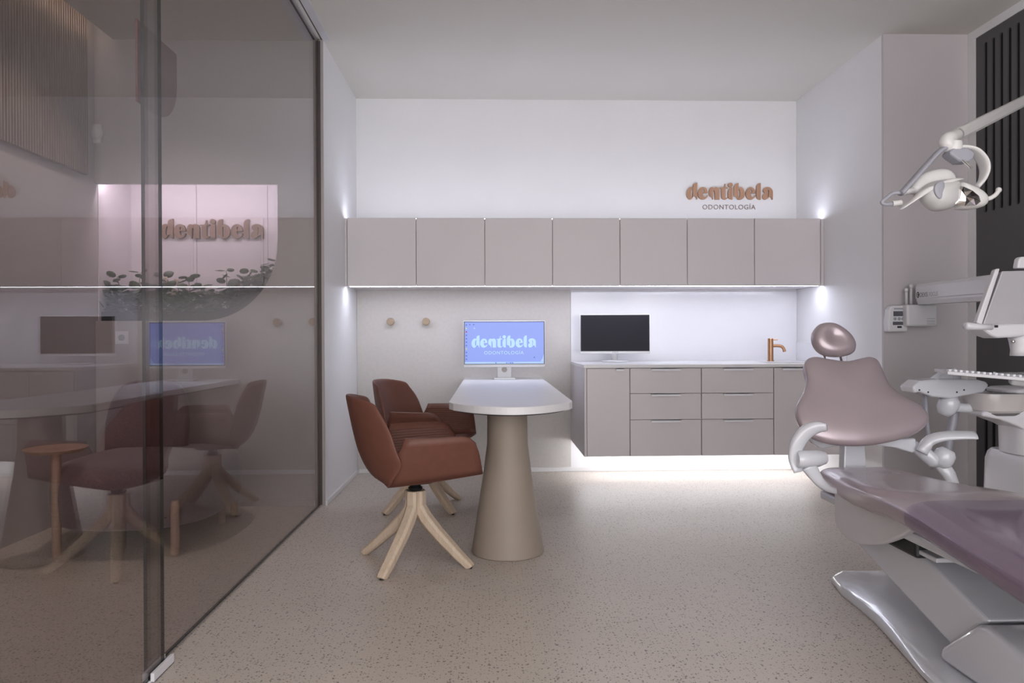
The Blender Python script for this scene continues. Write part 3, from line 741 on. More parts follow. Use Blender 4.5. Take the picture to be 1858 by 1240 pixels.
# ------------------------------------------------------------------ dental chair (axis along Y, head end away from the camera)
CX = 1.525
t = thing('dental_chair', (CX, 2.4, 0), 'mauve leatherette dental chair on a pale glossy base with a tilted backrest', 'dental chair')
chair = t
def P2(px, py, y): p = PY(px, py, y); return (p.x, p.z)
# backrest cushion: outline traced on the reclined plane through y = 2.85 (bottom) .. 3.06 (shoulders)
O = Vector((CX, 2.85, .634)); ey = Vector((0, .22, .331)).normalized(); ex = Vector((1, 0, 0)); en = Vector((0, -ey.z, ey.y))
def onplane(px, py):
    d = ray(px, py); k = (O-CAM).dot(en)/d.dot(en); p = CAM+d*k; return ((p-O).dot(ex), (p-O).dot(ey))
bo = [(1478,648),(1502,652),(1535,656),(1560,651),(1577,648),(1591,654),(1601,674),(1613,700),(1636,719),(1664,735),(1679,752),(1679,768),(1660,786),(1625,799),(1580,807),(1540,808),(1500,803),(1466,790),(1447,770),(1440,745),(1446,728),(1457,709),(1461,690),(1457,666),(1463,652)]
raw = [onplane(*q) for q in bo]
outl = smooth_poly([(x, y, 1) for x, y in raw], 4)
def bback(P, d):
    P = P.copy(); P.y -= .35*max(0, abs(d.x)-.05)**2*1.0; return P
pillow(outl, O-en*.005, ex, ey, en, .048, .055, 2.5, 10, cu=(0.0, .17), bend=bback).build('backrest', MAUVE, t, smooth=True, sub=1)
sh = smooth_poly([(x*.86, .17+(y-.17)*.86, 1) for x, y in raw], 4)
pillow(sh, O-en*.050, ex, ey, en, .02, .045, 3, 7, cu=(0, .16), bend=bback).build('backrest_shell', GLOSSB, t, smooth=True)
for bp in ([(1466,792),(1476,806),(1490,815),(1532,808),(1532,796)], [(1585,800),(1588,808),(1625,813),(1655,822),(1664,820),(1662,796)]):
    MB().prism([PY(*q, 2.945) for q in bp], (0, .03, 0)).build('back_bracket', GLOSSB, t, bevel=.006, seg=2)
# headrest
HO = PY(1511, 618, 3.20); ho = [(1476,600),(1485,590),(1500,587),(1516,590),(1533,601),(1545,613),(1551,627),(1548,640),(1535,646),(1515,648),(1496,645),(1482,636),(1474,622),(1473,610)]
hy = Vector((0, .30, .95)).normalized(); hn = Vector((0, -hy.z, hy.y))
def hpl(px, py):
    d = ray(px, py); k = (HO-CAM).dot(hn)/d.dot(hn); p = CAM+d*k; return ((p-HO).dot(ex), (p-HO).dot(hy))
hout = smooth_poly([(*hpl(*q), 1) for q in ho], 4)
pillow(hout, HO, ex, hy, hn, .05, .045, 2.6, 10, dish=.018, cu=hpl(1507, 612)).build('headrest', MAUVE, t, smooth=True)
for px in (1494, 1523):
    MB().tube([PY(px, 640, 3.21), PY(px+5, 662, 3.17)], .0055, 10).build('headrest_post', CHRM, t, smooth=True, auto=.6)
# support column behind the back
a = [PY(1533, 806, 3.02), PY(1570, 806, 3.02), PY(1574, 880, 3.0), PY(1530, 880, 3.0)]
MB().prism(a, (0, .05, 0)).build('back_support', GLOSSB, t, bevel=.006)
# seat and leg rest
SEAT = [(2.975, .500, .125), (2.965, .515, .150), (2.94, .525, .168), (2.88, .528, .180), (2.75, .528, .196), (2.60, .533, .214), (2.45, .545, .236), (2.32, .557, .246), (2.20, .558, .254), (2.05, .548, .262), (1.85, .527, .268), (1.6, .497, .270), (1.3, .458, .264), (1.05, .424, .250), (.90, .404, .22), (.84, .395, .18)]
def seat_sec(y, zt, hw, th, off=0, n=36):
    out = []
    for k in range(n):
        q = 2*PI*k/n; e = 3.6
        cu_, su_ = math.cos(q), math.sin(q)
        x = math.copysign(abs(cu_)**(2/e), cu_)*(hw+off); z = math.copysign(abs(su_)**(2/2.7), su_)*(th/2+off)
        z -= .016*(1-(x/hw)**2) if su_ > 0 else 0
        out.append((CX+.012+x, y, zt-th/2+z))
    return out
def seat_loft(rows, th, off=0):
    rr = []
    for (y0, z0, w0), (y1, z1, w1) in zip(rows, rows[1:]):
        for k in range(3): f = k/3; rr.append((y0+(y1-y0)*f, z0+(z1-z0)*f, w0+(w1-w0)*f))
    rr.append(rows[-1]); mb = MB()
    secs = [seat_sec(y, z, w_, th*(1 if 0 < i < len(rr)-1 else .55), off) for i, (y, z, w_) in enumerate(rr)]
    return mb.loft(secs)
seat_loft(SEAT, .122).build('seat_cushion', MAUVE, t, smooth=True, sub=1)
cov = [r for r in SEAT if r[0] < 2.06]; cov = [(2.165, .556, .256)] + cov[:-2]
rr = []
for (y0, z0, w0), (y1, z1, w1) in zip(cov, cov[1:]):
    for k in range(3): f = k/3; rr.append((y0+(y1-y0)*f, z0+(z1-z0)*f, w0+(w1-w0)*f))
mb = MB(); mb.loft([seat_sec(y, z+.002, w_, .122, .004) for y, z, w_ in rr], cap=False)
o = mb.build('protective_sleeve', FILM, t, smooth=True); o['label'] = 'clear lilac plastic sleeve over the leg rest'
# seat frame and side cover
MB().box((CX-.16, 1.7, .385), (CX+.18, 2.92, .42)).build('seat_frame', GLOSSB, t, bevel=.01)
MB().tube([PX(1518, 882, CX-.165), PX(1600, 897, CX-.165), PX(1655, 912, CX-.165)], [.010, .012, .006], 8).build('gap_gasket', DKP, t)
sx = CX-.185
so = [(1514,886),(1560,893),(1620,905),(1683,931),(1660,955),(1632,975),(1600,987),(1573,990),(1548,986),(1527,970),(1515,950),(1513,915)]
sp = smooth_poly([(PX(px, py, sx).y, PX(px, py, sx).z) + ((1,) if i > 3 else ()) for i, (px, py) in enumerate(so)], 4)
MB().prism([(sx, p.x, p.y) for p in sp], (.03, 0, 0)).build('side_cover', mat('side_cover_shell', (.56, .545, .555), .4), t, bevel=.008, seg=3)
MB().prism([(CX+.17, p.x, p.y) for p in sp], (.03, 0, 0)).build('side_cover', MATS['side_cover_shell'], t, bevel=.008, seg=3)
MB().box((CX-.14, 2.28, .33), (CX+.16, 2.80, .41)).build('mechanism', DKP, t, bevel=.01)
o = MB().box((CX-.13, 2.19, .345), (CX+.12, 2.35, .36)).build('tray_edge', GLOSSB, t, bevel=.004)
# lift arm
lx = CX-.10
a = [PX(1548, 965, lx), PX(1629, 965, lx), PX(1792, 1128, lx), PX(1725, 1172, lx), PX(1556, 990, lx)]
MB().prism(a, (.27, 0, 0)).build('lift_arm', GLOSSB, t, bevel=.012, seg=3)
# hinge fairing
hx = CX-.13
ho2 = [(1700,1215),(1704,1190),(1733,1156),(1768,1134),(1786,1137)]
p = [PX(*q, hx) for q in ho2]; yz = [(q.y, q.z) for q in p]
yz[0] = (yz[0][0], .045); yz[1] = (yz[1][0], .09)
yz += [(1.86, .215), (1.60, .15), (1.50, .05)]
MB().prism([(hx, a_, b_) for a_, b_ in yz], (.33, 0, 0)).build('hinge_fairing', GLOSSB, t, bevel=.03, seg=4, smooth=True)
# glossy foot plate
left = [(1.452, 3.00), (1.427, 2.86), (1.42, 2.70), (1.408, 2.58), (1.388, 2.47), (1.36, 2.33), (1.325, 2.15), (1.29, 1.9), (1.28, 1.6), (1.30, 1.3), (1.34, 1.1)]
axis = 1.62
poly = [(1.52, 3.075), (1.72, 3.075)] + [(2*axis-x, y) for x, y in left] + [(x, y) for x, y in reversed(left)]
mb = MB(); secs = []
ctr = Vector((axis, 2.05))
for off, z in ((.004, .002), (0, .010), (.001, .026), (.010, .037), (.026, .042)):
    sec = []
    for x, y in poly:
        v = Vector((x, y))-ctr; L = v.length; v = v*((L-off*1.6)/L); sec.append((ctr.x+v.x, ctr.y+v.y, z))
    secs.append(sec)
secs.append([(ctr.x+(x-ctr.x)*.55, ctr.y+(y-ctr.y)*.8, .0435) for x, y in poly])
mb.loft(secs); mb.build('foot_plate', GLOSSB, t, smooth=True, auto=.6)
# armrests
yA = 2.70
pad = catmull([PY(1500, 776, yA-.04), PY(1482, 776, yA-.02), PY(1462, 785, yA), PY(1447, 806, yA+.01), PY(1442, 832, yA+.01), PY(1449, 857, yA)], 5)
MB().tube(pad, [(.010+.014*math.sin(PI*min(1, i/22)), .020+.012*math.sin(PI*min(1, i/26))) for i in range(len(pad))], 14, up=(1, 0, .6)).build('armrest', GLOSSB, t, smooth=True)
MB().tube([PY(1446, 834, yA-.01), PY(1449, 834, yA-.01), PY(1483, 832, yA+.02), PY(1494, 831, yA+.03)], [.026, .033, .033, .026], 20).build('armrest_joint', GLOSSB, t, smooth=True, auto=.8)
lw = catmull([PY(1467, 845, yA), PY(1478, 862, yA), PY(1490, 877, yA), PY(1508, 889, yA+.02), PY(1545, 896, yA+.05)], 5)
MB().tube(lw, [(.030-.0011*i, .012) for i in range(len(lw))], 12, up=(.7, 0, .7)).build('armrest_arm', GLOSSB, t, smooth=True)
yR = 2.92
pad = catmull([PY(1672, 822, yR), PY(1684, 802, yR), PY(1706, 793, yR-.02), PY(1738, 790, yR-.04), PY(1771, 790, yR-.06)], 5)
MB().tube(pad, [(.026, .020), (.024, .022), (.024, .024)] + [(.022-.0007*i, .030) for i in range(len(pad)-3)], 14).build('armrest', GLOSSB, t, smooth=True)
MB().lathe([(.001, -.042), (.026, -.040), (.040, -.022), (.042, 0), (.040, .022), (.026, .040), (.001, .042)], PY(1712, 831, yR), 24, (.4, -.2, .9)).build('armrest_joint', GLOSSB, t, smooth=True)
MB().tube([PY(1650, 806, yR+.06), PY(1668, 815, yR+.03), PY(1695, 838, yR), PY(1700, 843, yR)], [(.022, .02), (.028, .022), (.030, .026), (.020, .018)], 16).build('armrest_arm', GLOSSB, t, smooth=True)
MB().tube([PY(1708, 842, yR), PY(1722, 862, yR), PY(1733, 884, yR-.02)], [(.030, .02), (.028, .018), (.02, .018)], 12).build('armrest_arm', GLOSSB, t, smooth=True)
# hose loop seen under the leg rest
hp = catmull([PX(1772, 998, 1.75), PX(1800, 1008, 1.74), PX(1825, 1028, 1.72), PX(1840, 1040, 1.7), PX(1856, 1052, 1.7)], 5)
hp2 = hp + [Vector((1.78, 2.1, .12)), Vector((1.84, 2.2, .055)), Vector((2.0, 2.5, .013))]
MB().tube(catmull(hp2[::5]+[hp2[-1]], 5), .013, 10).build('supply_hose', UNITP, chair, smooth=True)

# ------------------------------------------------------------------ dark slotted panel in the right wall
t = thing('slotted_panel', (XS, 3, 0), 'anthracite wall panel with rows of tall vertical slots', 'panel')
ya, yb = .2, YC-.078
z0_, z1_ = .012, H-.058
px_slots = [1787.6+14.3*k for k in range(1)]
def rslot(y, za, zb, w_=.0155):
    n = 6; pts = []
    for k in range(n+1): a = PI*k/n; pts.append((y+w_*math.cos(a), zb-w_+w_*math.sin(a)))
    for k in range(n+1): a = PI+PI*k/n; pts.append((y+w_*math.cos(a), za+w_+w_*math.sin(a)))
    return pts
sl = [[(ya, z0_), (yb, z0_), (yb, z1_), (ya, z1_)]]
yy = PX(1788, 200, XS-.012).y; zlo = PX(1788, 386, XS-.012).z; zhi = PX(1788, 76, XS-.012).z
zl1 = PX(1790, 736, XS-.012).z
k = 0
while yy-k*.066 > ya+.06:
    sl.append(rslot(yy-k*.066, zlo, zhi)); sl.append(rslot(yy-k*.066, .10, zl1)); k += 1
me = curve_mesh(sl, .010)
place(me, 'slotted_board', DARKP, (XS-.0065, 0, 0), (0, 1, 0), (0, 0, 1), t)
MB().box((XS-.0015, ya+.005, z0_+.005), (XS-.0005, yb-.005, z1_-.005)).build('slot_backing', SLOTD, t)

# ------------------------------------------------------------------ wall-mounted x-ray arm
yw = YC
t = thing('xray_unit', PY(1660, 570, yw), 'white wall mounted x-ray arm with keypad on the grey column', 'x-ray unit')
def fbox(px0, py0, px1, py1, y0, y1, nm, m, parent, bevel=.006, ref=None):
    a, b = PY(px0, py0, ref or y0), PY(px1, py1, ref or y0)
    return MB().box((a.x, y0, b.z), (b.x, y1, a.z)).build(nm, m, parent, bevel=bevel, seg=3)
yk = yw-.055
kp = [(1618,554),(1641,555),(1646,562),(1648,585),(1647,602),(1612,603),(1611,585),(1613,562)]
kpo = [(p_.x, p_.z) for p_ in [PY(*q, yk) for q in kp]]
MB().prism([(x, yk, z) for x, z in kpo], (0, .0545, 0)).build('keypad_housing', UNITP, t, bevel=.010, seg=3)
def kpr(px0, py0, px1, py1, m, nm):
    a, b = PY(px0, py0, yk), PY(px1, py1, yk); MB().box((a.x, yk-.0012, b.z), (b.x, yk+.0005, a.z)).build(nm, m, t)
kpr(1622, 559, 1642, 562, LABELG, 'key_row'); kpr(1621, 565, 1643, 574, LCD, 'display'); kpr(1620, 584, 1644, 590, LCD, 'display'); kpr(1628, 592, 1636, 595.5, DKP, 'button')
for px in (1624, 1631.5, 1638):
    P = PY(px, 578.8, yk); MB().lathe([(.0075, 0), (.010, 0), (.010, .0014), (.0075, .0014)], P, 16, (0, -1, 0)).build('button', LABELG, t)
fbox(1646, 553, 1702, 592, yw-.10, yw-.0005, 'wall_bracket', UNITP, t, .012)
for q in (578, 582, 584.5, 587.5): kpr_y = yw-.1015; a_, b_ = PY(1682, q, kpr_y), PY(1697, q+.9, kpr_y); MB().box((a_.x, kpr_y, b_.z), (b_.x, kpr_y+.002, a_.z)).build('printed_line', LABELG, t)
P = PY(1690, 556, yw-.06)
MB().tube([(P.x-.06, yw-.07, P.z-.02), (P.x-.06, yw-.07, P.z+.03)], .022, 16).build('pivot', DKP, t, smooth=True, auto=.6)
yn, yf_ = 3.42, yw-.09
s0 = [PY(1658, 519, yf_), PY(1662, 516, yf_), PY(1660, 552, yf_), PY(1657, 548, yf_)]
s1 = [PY(1800, 499, yn), PY(1800, 499, yn), PY(1800, 545, yn), PY(1800, 545, yn)]
mb = MB()
def armsec(top, bot, wx): 
    c_ = (top+bot)/2; hz = (top.z-bot.z)/2
    return [c_+Vector((wx*u, 0, hz*v)) for u, v in ((-.75, 1), (.75, 1), (1, .7), (1, -.7), (.75, -1), (-.7, -1), (-.9, -.62), (-.9, -.45), (-1, -.40), (-1, .7))]
tA, bA = PY(1674, 516, yf_), PY(1674, 553, yf_); tB, bB = PY(1825, 497, yn), PY(1825, 545, yn)
# direction of the arm: nearly straight towards the camera
secs = [armsec(tA.lerp(tB, f), bA.lerp(bB, f), .05*(.6 if f in (0, 1) else 1)) for f in (0, .015, .985, 1)]
mb.loft(secs); mb.build('extension_arm', UNITP, t, bevel=.004)
for px, py in ((1644.5, 527), (1653, 520)):
    P = PY(px, py, yf_+.04); MB().lathe([(.001, -.014), (.010, -.012), (.012, 0), (.010, .012), (.001, .014)], P, 14, (0, 0, 1)).build('cap', UNITP, t, smooth=True)
    MB().tube([P, (P.x, P.y, PY(px, 553, yf_+.04).z)], .008, 10).build('cap_post', UNITP, t, smooth=True)
# lettering on the side of the arm facing the camera's left
dirv = (tB-tA); ex_ = Vector((dirv.x, dirv.y, (bB-bA).z+(tB-tA).z*0+dirv.z*.5)).normalized()
def side_pt(f, v): 
    c_ = (tA.lerp(tB, f)+bA.lerp(bB, f))/2; hz = (tA.lerp(tB, f).z-bA.lerp(bB, f).z)/2; return c_+Vector((-.0505, 0, hz*v))
eL = (side_pt(.3, -.1)-side_pt(.04, -.1)).normalized()
place(text_mesh('DEXIS', .095, 0, 1.0), 'arm_lettering', INK, side_pt(.085, -.30), eL, (0, 0, 1), t)
place(text_mesh('FOCUS', .105, 0, 1.0), 'arm_lettering', LABELG, side_pt(.215, -.30), eL, (0, 0, 1), t)
ringpts = [(.018*math.cos(2*PI*k/20), .018+.018*math.sin(2*PI*k/20)) for k in range(20)]; ring2 = [(.012*math.cos(2*PI*k/20), .018+.012*math.sin(2*PI*k/20)) for k in range(20)]
place(curve_mesh([ringpts, ring2, [(.004, .008), (.011, .018), (.004, .028), (-.004, .018)]], .0008), 'arm_emblem', INK, side_pt(.052, -.36), eL, (0, 0, 1), t)

# ------------------------------------------------------------------ dental unit (column, cuspidor, holder)
yU = 3.30
t = thing('dental_unit', (2.58, yU, 0), 'white dental unit column with cuspidor bowl and instrument holder at the right edge', 'dental unit')
def U(px, py, dy=0): return PY(px, py, yU+dy)
x0u = U(1828, 850).x
mb = MB(); secs = []
for z, k in ((0, .92), (.02, .97), (.3, 1.0), (U(1830, 834).z-.02, .98), (U(1830, 828).z, .93), (U(1830, 822).z, .86)):
    secs.append([(2.60+x*k, yU+y*k, z) for x, y in sup(2.60-x0u, .22, 32, 5)])
mb.loft(secs); mb.build('column_body', UNITP, t, smooth=True, auto=.7)
mb = MB(); secs = []
zc0 = U(1850, 822).z; zc1 = U(1848, 758).z; zc2 = U(1840, 706).z
for z, k in ((zc0, .15), (zc1, .155), (zc1+.06, .175), (zc2-.02, .185), (zc2-.012, .215), (zc2, .22), (zc2+.008, .20)):
    secs.append([(2.60+x, yU+y, z) for x, y in sup(k, .13, 28, 3)])
mb.loft(secs); mb.build('column_neck', UNITP, t, smooth=True, auto=.7)
# bracket sweeping out under the bowl
a = [U(1846, 783), U(1822, 770), U(1790, 758), U(1762, 753), U(1757, 748), U(1765, 742), U(1800, 742), U(1846, 738)]
MB().prism([q+Vector((0, -.09, 0)) for q in a], (0, .18, 0)).build('bowl_bracket', UNITP, t, bevel=.012, seg=3)
c0 = U(1800, 728); rw = (U(1846, 728).x-U(1753, 728).x)/2
zt_, zb_ = U(1800, 712).z, U(1800, 747).z
secs = []
for z, k in ((zb_, .78), (zb_+.012, .90), (zb_+.05, .97), (zt_-.01, 1.0), (zt_, .985), (zt_, .93), (zt_-.03, .86), (zb_+.03, .6), (zb_+.022, .05)):
    secs.append([(c0.x+x*k, yU+y*k, z) for x, y in sup(rw, .13, 32, 3)])
MB().loft(secs).build('cuspidor_bowl', mat('bowl_warm_white', (.56, .53, .52), .2), t, smooth=True, auto=.6)
secs = [[(c0.x+x*k, yU+y*k, z) for x, y in sup(rw, .13, 32, 3)] for z, k in ((zb_-.012, .72), (zb_-.0005, .80))]
MB().loft(secs).build('bowl_gasket', mat('gasket_grey', (.16, .15, .15), .5), t)
# horizontal arm to the holder head
MB().tube([U(1768, 741), U(1716, 739)], .022, 16).build('holder_arm', GLOSSB, t, smooth=True, auto=.6)
MB().lathe([(.001, -.05), (.030, -.046), (.043, -.02), (.046, .01), (.040, .036), (.025, .05), (.001, .054)], U(1720, 736), 24, (.3, -.3, 1)).build('holder_joint', GLOSSB, t, smooth=True)
MB().tube([U(1724, 722), U(1727, 700), U(1728, 682)], [.034, .030, .036], 18).build('holder_post', GLOSSB, t, smooth=True)
hd = [U(1643, 705), U(1648, 712), U(1655, 708), U(1662, 694), U(1690, 693), U(1735, 692), U(1762, 700), U(1771, 705), U(1781, 697), U(1776, 691), U(1762, 688), U(1728, 687), U(1690, 688), U(1660, 691)]
hd = [U(1643, 702), U(1647, 713), U(1656, 710), U(1680, 719), U(1712, 722), U(1735, 717), U(1760, 713), U(1770, 712), U(1781, 699), U(1776, 692), U(1760, 688), U(1728, 687), U(1690, 687), U(1658, 690)]
MB().prism([q+Vector((0, -.055, 0)) for q in hd], (0, .11, 0)).build('holder_head', GLOSSB, t, bevel=.010, seg=3)
fin = catmull([U(1692, 688), U(1706, 678), U(1718, 670), U(1728, 668)], 4)
mb = MB().prism([q+Vector((0, -.03, 0)) for q in fin+[U(1734, 688)]], (0, .06, 0)); mb.build('holder_handle', GLOSSB, t, bevel=.006, seg=2)
for px, py in ((1668, 708), (1684, 712), (1736, 712), (1749, 708)):
    P = U(px, py, -.056); MB().lathe([(.004, 0), (.004, .002)], P, 10, (0, -1, 0)).build('screw', DKP, t)
MB().tube([U(1678, 716), U(1682, 770), U(1687, 810), U(1690, 850, .05)], .0095, 10).build('suction_hose', GREYP, t, smooth=True)
MB().tube(catmull([U(1732, 722, .05), U(1730, 760, .05), U(1722, 800, .05), U(1715, 860, .05)], 5), .019, 12).build('suction_hose', GREYP, t, smooth=True)
# instrument tray with a toothed edge
yT = 3.05
t2 = thing('instrument_tray', PY(1800, 690, yT), 'steel instrument tray with a toothed edge above the cuspidor bowl', 'tray')
a = [PY(1719, 671, yT), PY(1722, 677, yT), PY(1800, 686, yT-.12), PY(1880, 691, yT-.2), PY(1880, 685, yT-.2), PY(1800, 680, yT-.12)]
base = Vector((0, .26, .012))
z_ = PY(1740, 676, yT).z
fl = [PY(1719, 677, yT), PY(1860, 690, yT-.17), PY(1950, 690, yT-.10)]
A0, A1 = PY(1719, 674, yT), PY(1900, 689, yT-.20)
dd = (A1-A0); bk = Vector((.10, .25, .0)); 
MB().add([A0, A1, A1+bk, A0+bk] + [q-Vector((0, 0, .014)) for q in (A0, A1, A1+bk, A0+bk)], [(0,1,2,3),(7,6,5,4),(0,4,5,1),(1,5,6,2),(2,6,7,3),(3,7,4,0)]).build('tray_plate', UNITP, t2, bevel=.002)
for k in range(16):
    q = A0+dd*(.03+k*.06)+bk*.08
    MB().box((q.x-.006, q.y-.008, q.z), (q.x+.006, q.y+.008, q.z+.009)).build('tooth', HAND, t2)
q0 = A0+dd*.55+bk*.25
MB().box((q0.x, q0.y, q0.z), (q0.x+.13, q0.y+.02, q0.z+.012)).build('instrument_rest', CHRM, t2, bevel=.002)
MB().tube([A1+bk*.5-Vector((.1, 0, .012)), Vector((2.62, yU-.1, zc2+.01))], .018, 12).build('tray_arm', UNITP, t2, smooth=True)

# ------------------------------------------------------------------ console head
yN = 2.80
t = thing('unit_console', PY(1820, 600, yN), 'white tilted control console with handle beside the x-ray arm', 'console')
def N(px, py, dy=0): return PY(px, py, yN+dy)
# screen slab: seen from its left edge, leaning back
back = Vector((.30, .16, 0))
sa = [N(1773, 584), N(1780, 590), N(1814, 488), N(1808, 487)]
MB().add([N(1771, 586), N(1806, 488), N(1815, 487), N(1782, 590)] + [q+Vector((.02, .05, 0)) for q in (N(1771, 586), N(1806, 488), N(1815, 487), N(1782, 590))],
         [(0, 1, 2, 3), (7, 6, 5, 4), (0, 4, 5, 1), (1, 5, 6, 2), (2, 6, 7, 3), (3, 7, 4, 0)]).build('side_rim', UNITP, t, bevel=.006, seg=3)
f0, f1 = N(1783, 590), N(1818, 492); f2, f3 = N(1935, 489, .03), N(1900, 588, .03)
MB().add([f0, f1, f2, f3] + [q+Vector((.015, .05, -.005)) for q in (f0, f1, f2, f3)], [(0, 1, 2, 3), (7, 6, 5, 4), (0, 4, 5, 1), (1, 5, 6, 2), (2, 6, 7, 3), (3, 7, 4, 0)]).build('screen_panel', mat('console_face', (.42, .41, .43), .35), t, bevel=.005, seg=2)
a = [N(1846, 487, .03), N(1849, 470, .03), N(1853, 466, .03), N(1900, 464, .03), N(1900, 487, .03)]
MB().prism(a, (0, .03, 0)).build('top_handle', UNITP, t, bevel=.006, seg=3)
un = [N(1780, 589), N(1786, 600), N(1800, 610), N(1812, 614), N(1850, 612), N(1900, 604), N(1900, 586)]
MB().prism(un, (0, .10, 0)).build('underside', UNITP, t, bevel=.012, seg=3)
MB().tube([N(1751, 592), N(1756, 592), N(1775, 593.5), N(1800, 594)], [(.014, .014), (.016, .016), (.013, .013), (.011, .011)], 14).build('handle', UNITP, t, smooth=True)
P = N(1807.5, 592.5, -.002); MB().box((P.x-.006, P.y-.003, P.z-.005), (P.x+.006, P.y+.002, P.z+.005)).build('button', DKP, t)
MB().tube([N(1851, 606, .05), N(1852, 622, .05), N(1851, 636, .05), N(1851, 646, .05)], [.046, .040, .034, .036], 18).build('swivel_neck', UNITP, t, smooth=True)
MB().lathe([(.001, -.008), (.007, -.005), (.008, 0), (.007, .005), (.001, .008)], N(1838, 620, .01), 12).build('knob', CHRM, t, smooth=True)
q0 = N(1890, 600, .06)
MB().tube([q0, q0+Vector((.12, .15, -.05)), Vector((2.60, yU-.02, .98)), Vector((2.60, yU, zc2+.006))], [.03, .03, .032, .036], 14).build('support_arm', UNITP, t, smooth=True)

# ------------------------------------------------------------------ operating lamp
yL = 2.42
t = thing('operating_lamp', PY(1700, 340, yL), 'white operating lamp with curved yoke hanging over the dental chair', 'lamp')
def L(px, py, dy=0): return PY(px, py, yL+dy)
# spring arm to a mast outside the frame
e1 = L(1722, 252); MAST = Vector((2.62, yU+.06, 0))
e2 = PY(1909, 157, yU); dirn = (e2-e1)/2.3
secs = []
up_ = Vector((0, 0, 1)); tdir = dirn.normalized(); sd_ = tdir.cross(up_).normalized(); uu = sd_.cross(tdir)
for f, k in ((0.02, .7), (.06, 1), (.94, 1), (1.0, .8)):
    c_ = e1.lerp(e2, f); secs.append([c_+sd_*(.018*k*a)+uu*(.0215*k*b) for a, b in ((-1, -.5), (-.6, -1), (.6, -1), (1, -.5), (1, .15), (.75, .3), (.75, .6), (.4, 1), (-.4, 1), (-.75, .6), (-.75, .3), (-1, .15))])
MB().loft(secs).build('spring_arm', HEADW, t, bevel=.002)
MB().tube(catmull([e1+dirn*.14, e1+dirn*.04, L(1718, 254), L(1719, 262), L(1729, 268)], 4), [.0215]*5+[.023]*5+[.025]*4+[.024]*3, 16).build('elbow', HEADW, t, smooth=True)
MB().lathe([(.026, 0), (.028, -.014), (.026, -.03), (.02, -.032)], L(1730, 258), 20).build('neck', HEADW, t, smooth=True, auto=.8)
mt = Vector((e2.x, e2.y, e2.z))
MB().tube([mt+Vector((0, 0, .05)), mt, mt+Vector((0, 0, -.06))], [.030, .036, .034], 16).build('arm_hinge', HEADW, t, smooth=True)
MB().tube([mt, Vector((mt.x, mt.y, zc2+.0085))], .028, 16).build('mast', HEADW, t, smooth=True)
# yoke
yl = catmull([L(1730, 268), L(1713, 270), L(1700, 279), L(1680, 301), L(1655, 329), L(1634, 352)], 5)
MB().tube(yl, [(.009, .018)]*len(yl), 10, up=(-.6, 0, .8)).build('yoke_left', GREYP, t, smooth=True)
yr = catmull([L(1730, 268), L(1750, 268), L(1768, 274), L(1782, 290), L(1787, 307), L(1783, 325), L(1772, 340)], 5)
MB().tube(yr, [(.008, .014+.016*math.sin(PI*i/(len(yr)-1))) for i in range(len(yr))], 10, up=(.3, 0, 1)).build('yoke_right', HEADW, t, smooth=True)
lp = catmull([L(1634, 350), L(1620, 351), L(1608, 360), L(1600, 367), L(1606, 371), L(1620, 370)], 4)
MB().tube(lp, .0065, 10).build('yoke_handle', GREYP, t, smooth=True)
MB().tube([L(1619, 370), L(1635, 368)], [.010, .010], 12).build('yoke_pivot', HEADW, t, smooth=True, auto=.6)
MB().tube([L(1640, 348), L(1660, 346, .03)], [.011, .011], 12).build('yoke_pivot', HEADW, t, smooth=True, auto=.6)
bxp = [L(1722, 271), L(1748, 271), L(1761, 280), L(1759, 291), L(1750, 297), L(1735, 297), L(1722, 288), L(1714, 281)]
MB().prism([q+Vector((0, -.025, 0)) for q in bxp], (0, .05, 0)).build('sensor_box', GREYP, t, bevel=.008, seg=3)
MB().tube([L(1747, 291, -.03), L(1763, 306, -.05)], .0042, 10).build('switch_pin', CHRM, t, smooth=True, auto=.6)
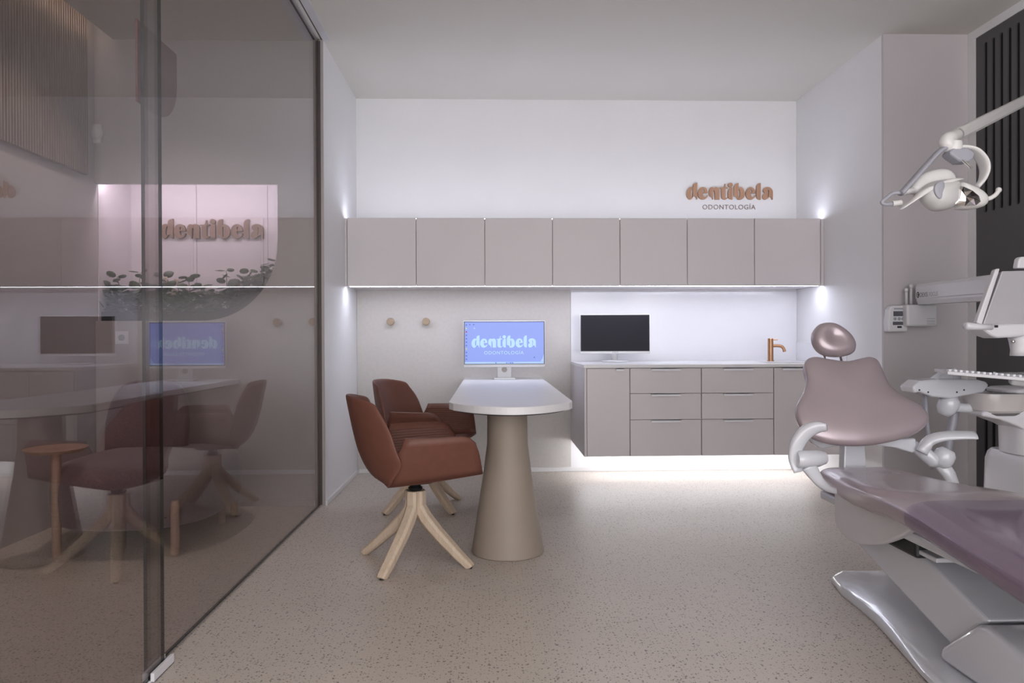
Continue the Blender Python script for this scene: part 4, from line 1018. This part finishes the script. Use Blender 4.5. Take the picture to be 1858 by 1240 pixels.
# head shell with two wings
def lo(pts): return [(q.x, q.z) for q in [L(*p) for p in pts]]
def lpillow(pts, cpx, tf, tb, nm, m, dy=0, p=2.6, sm=1):
    ol = lo(pts); c = lo([cpx])[0]
    ol = smooth_poly([(x, y, 1) for x, y in ol], 4)
    return pillow(ol, (0, yL+dy, 0), (1, 0, 0), (0, 0, 1), (0, -1, 0), tf, tb, p, 8, cu=c).build(nm, m, t, smooth=True)
lpillow([(1661,338),(1668,325),(1680,313),(1698,306),(1716,303),(1730,305),(1739,313),(1745,324),(1762,332),(1776,342),(1783,356),(1782,370),(1770,376),(1745,372),(1715,360),(1690,350),(1670,350)], (1722, 340), .03, .06, 'shell', HEADW, .03)
lpillow([(1622,383),(1640,368),(1660,350),(1680,340),(1700,332),(1720,328),(1736,329),(1720,333),(1700,340),(1680,350),(1660,362),(1640,374),(1625,384)], (1680, 345), .02, .02, 'brim', HEADW, -.035, 3)
lpillow([(1665,353),(1672,340),(1688,331),(1710,328),(1730,330),(1733,345),(1732,365),(1722,378),(1705,384),(1688,384),(1674,375),(1666,364)], (1700, 356), .055, .02, 'front_shield', mat('shield_satin', (.50, .495, .49), .3), -.01, 2.4)
lpillow([(1676,345),(1683,337),(1692,336),(1694,350),(1690,364),(1684,367),(1677,358)], (1686, 351), .006, .004, 'left_reflector', GREYP, -.058, 3)
lpillow([(1733,333),(1750,337),(1768,345),(1780,355),(1785,366),(1779,376),(1765,380),(1745,382),(1729,378),(1732,355)], (1755, 360), .045, .02, 'mirror_rim', HEADW, -.005, 3)
# faceted mirror made of tilted tiles
pp = [(1735,337),(1748,339),(1764,346),(1776,356),(1779,366),(1770,373),(1750,374),(1733,371)]
cen = L(1752, 357, -.060)
ringq = [L(px, py, -.049) for px, py in pp]; inner = [cen.lerp(q, .5)+Vector((0, .004 if i % 2 else -.003, 0)) for i, q in enumerate(ringq)]
mb = MB(); n = len(ringq); mb.add([cen]+inner+ringq, [(0, 1+i, 1+(i+1) % n) for i in range(n)] + [(1+i, 1+n+i, 1+n+(i+1) % n, 1+(i+1) % n) for i in range(n)])
mb.build('mirror', MIRROR, t, solid=.002)
gr = catmull([L(1783, 362, -.01), L(1796, 360, -.02), L(1806, 354, -.02), L(1812, 346, -.02)], 4)
MB().tube(gr, [.009, .008]+[.0075]*(len(gr)-2), 10).build('grip', HEADW, t, smooth=True)
P = L(1812, 345, -.02); MB().lathe([(.001, -.010), (.008, -.006), (.0095, 0), (.008, .006), (.001, .010)], P, 12).build('grip', HEADW, t, smooth=True)
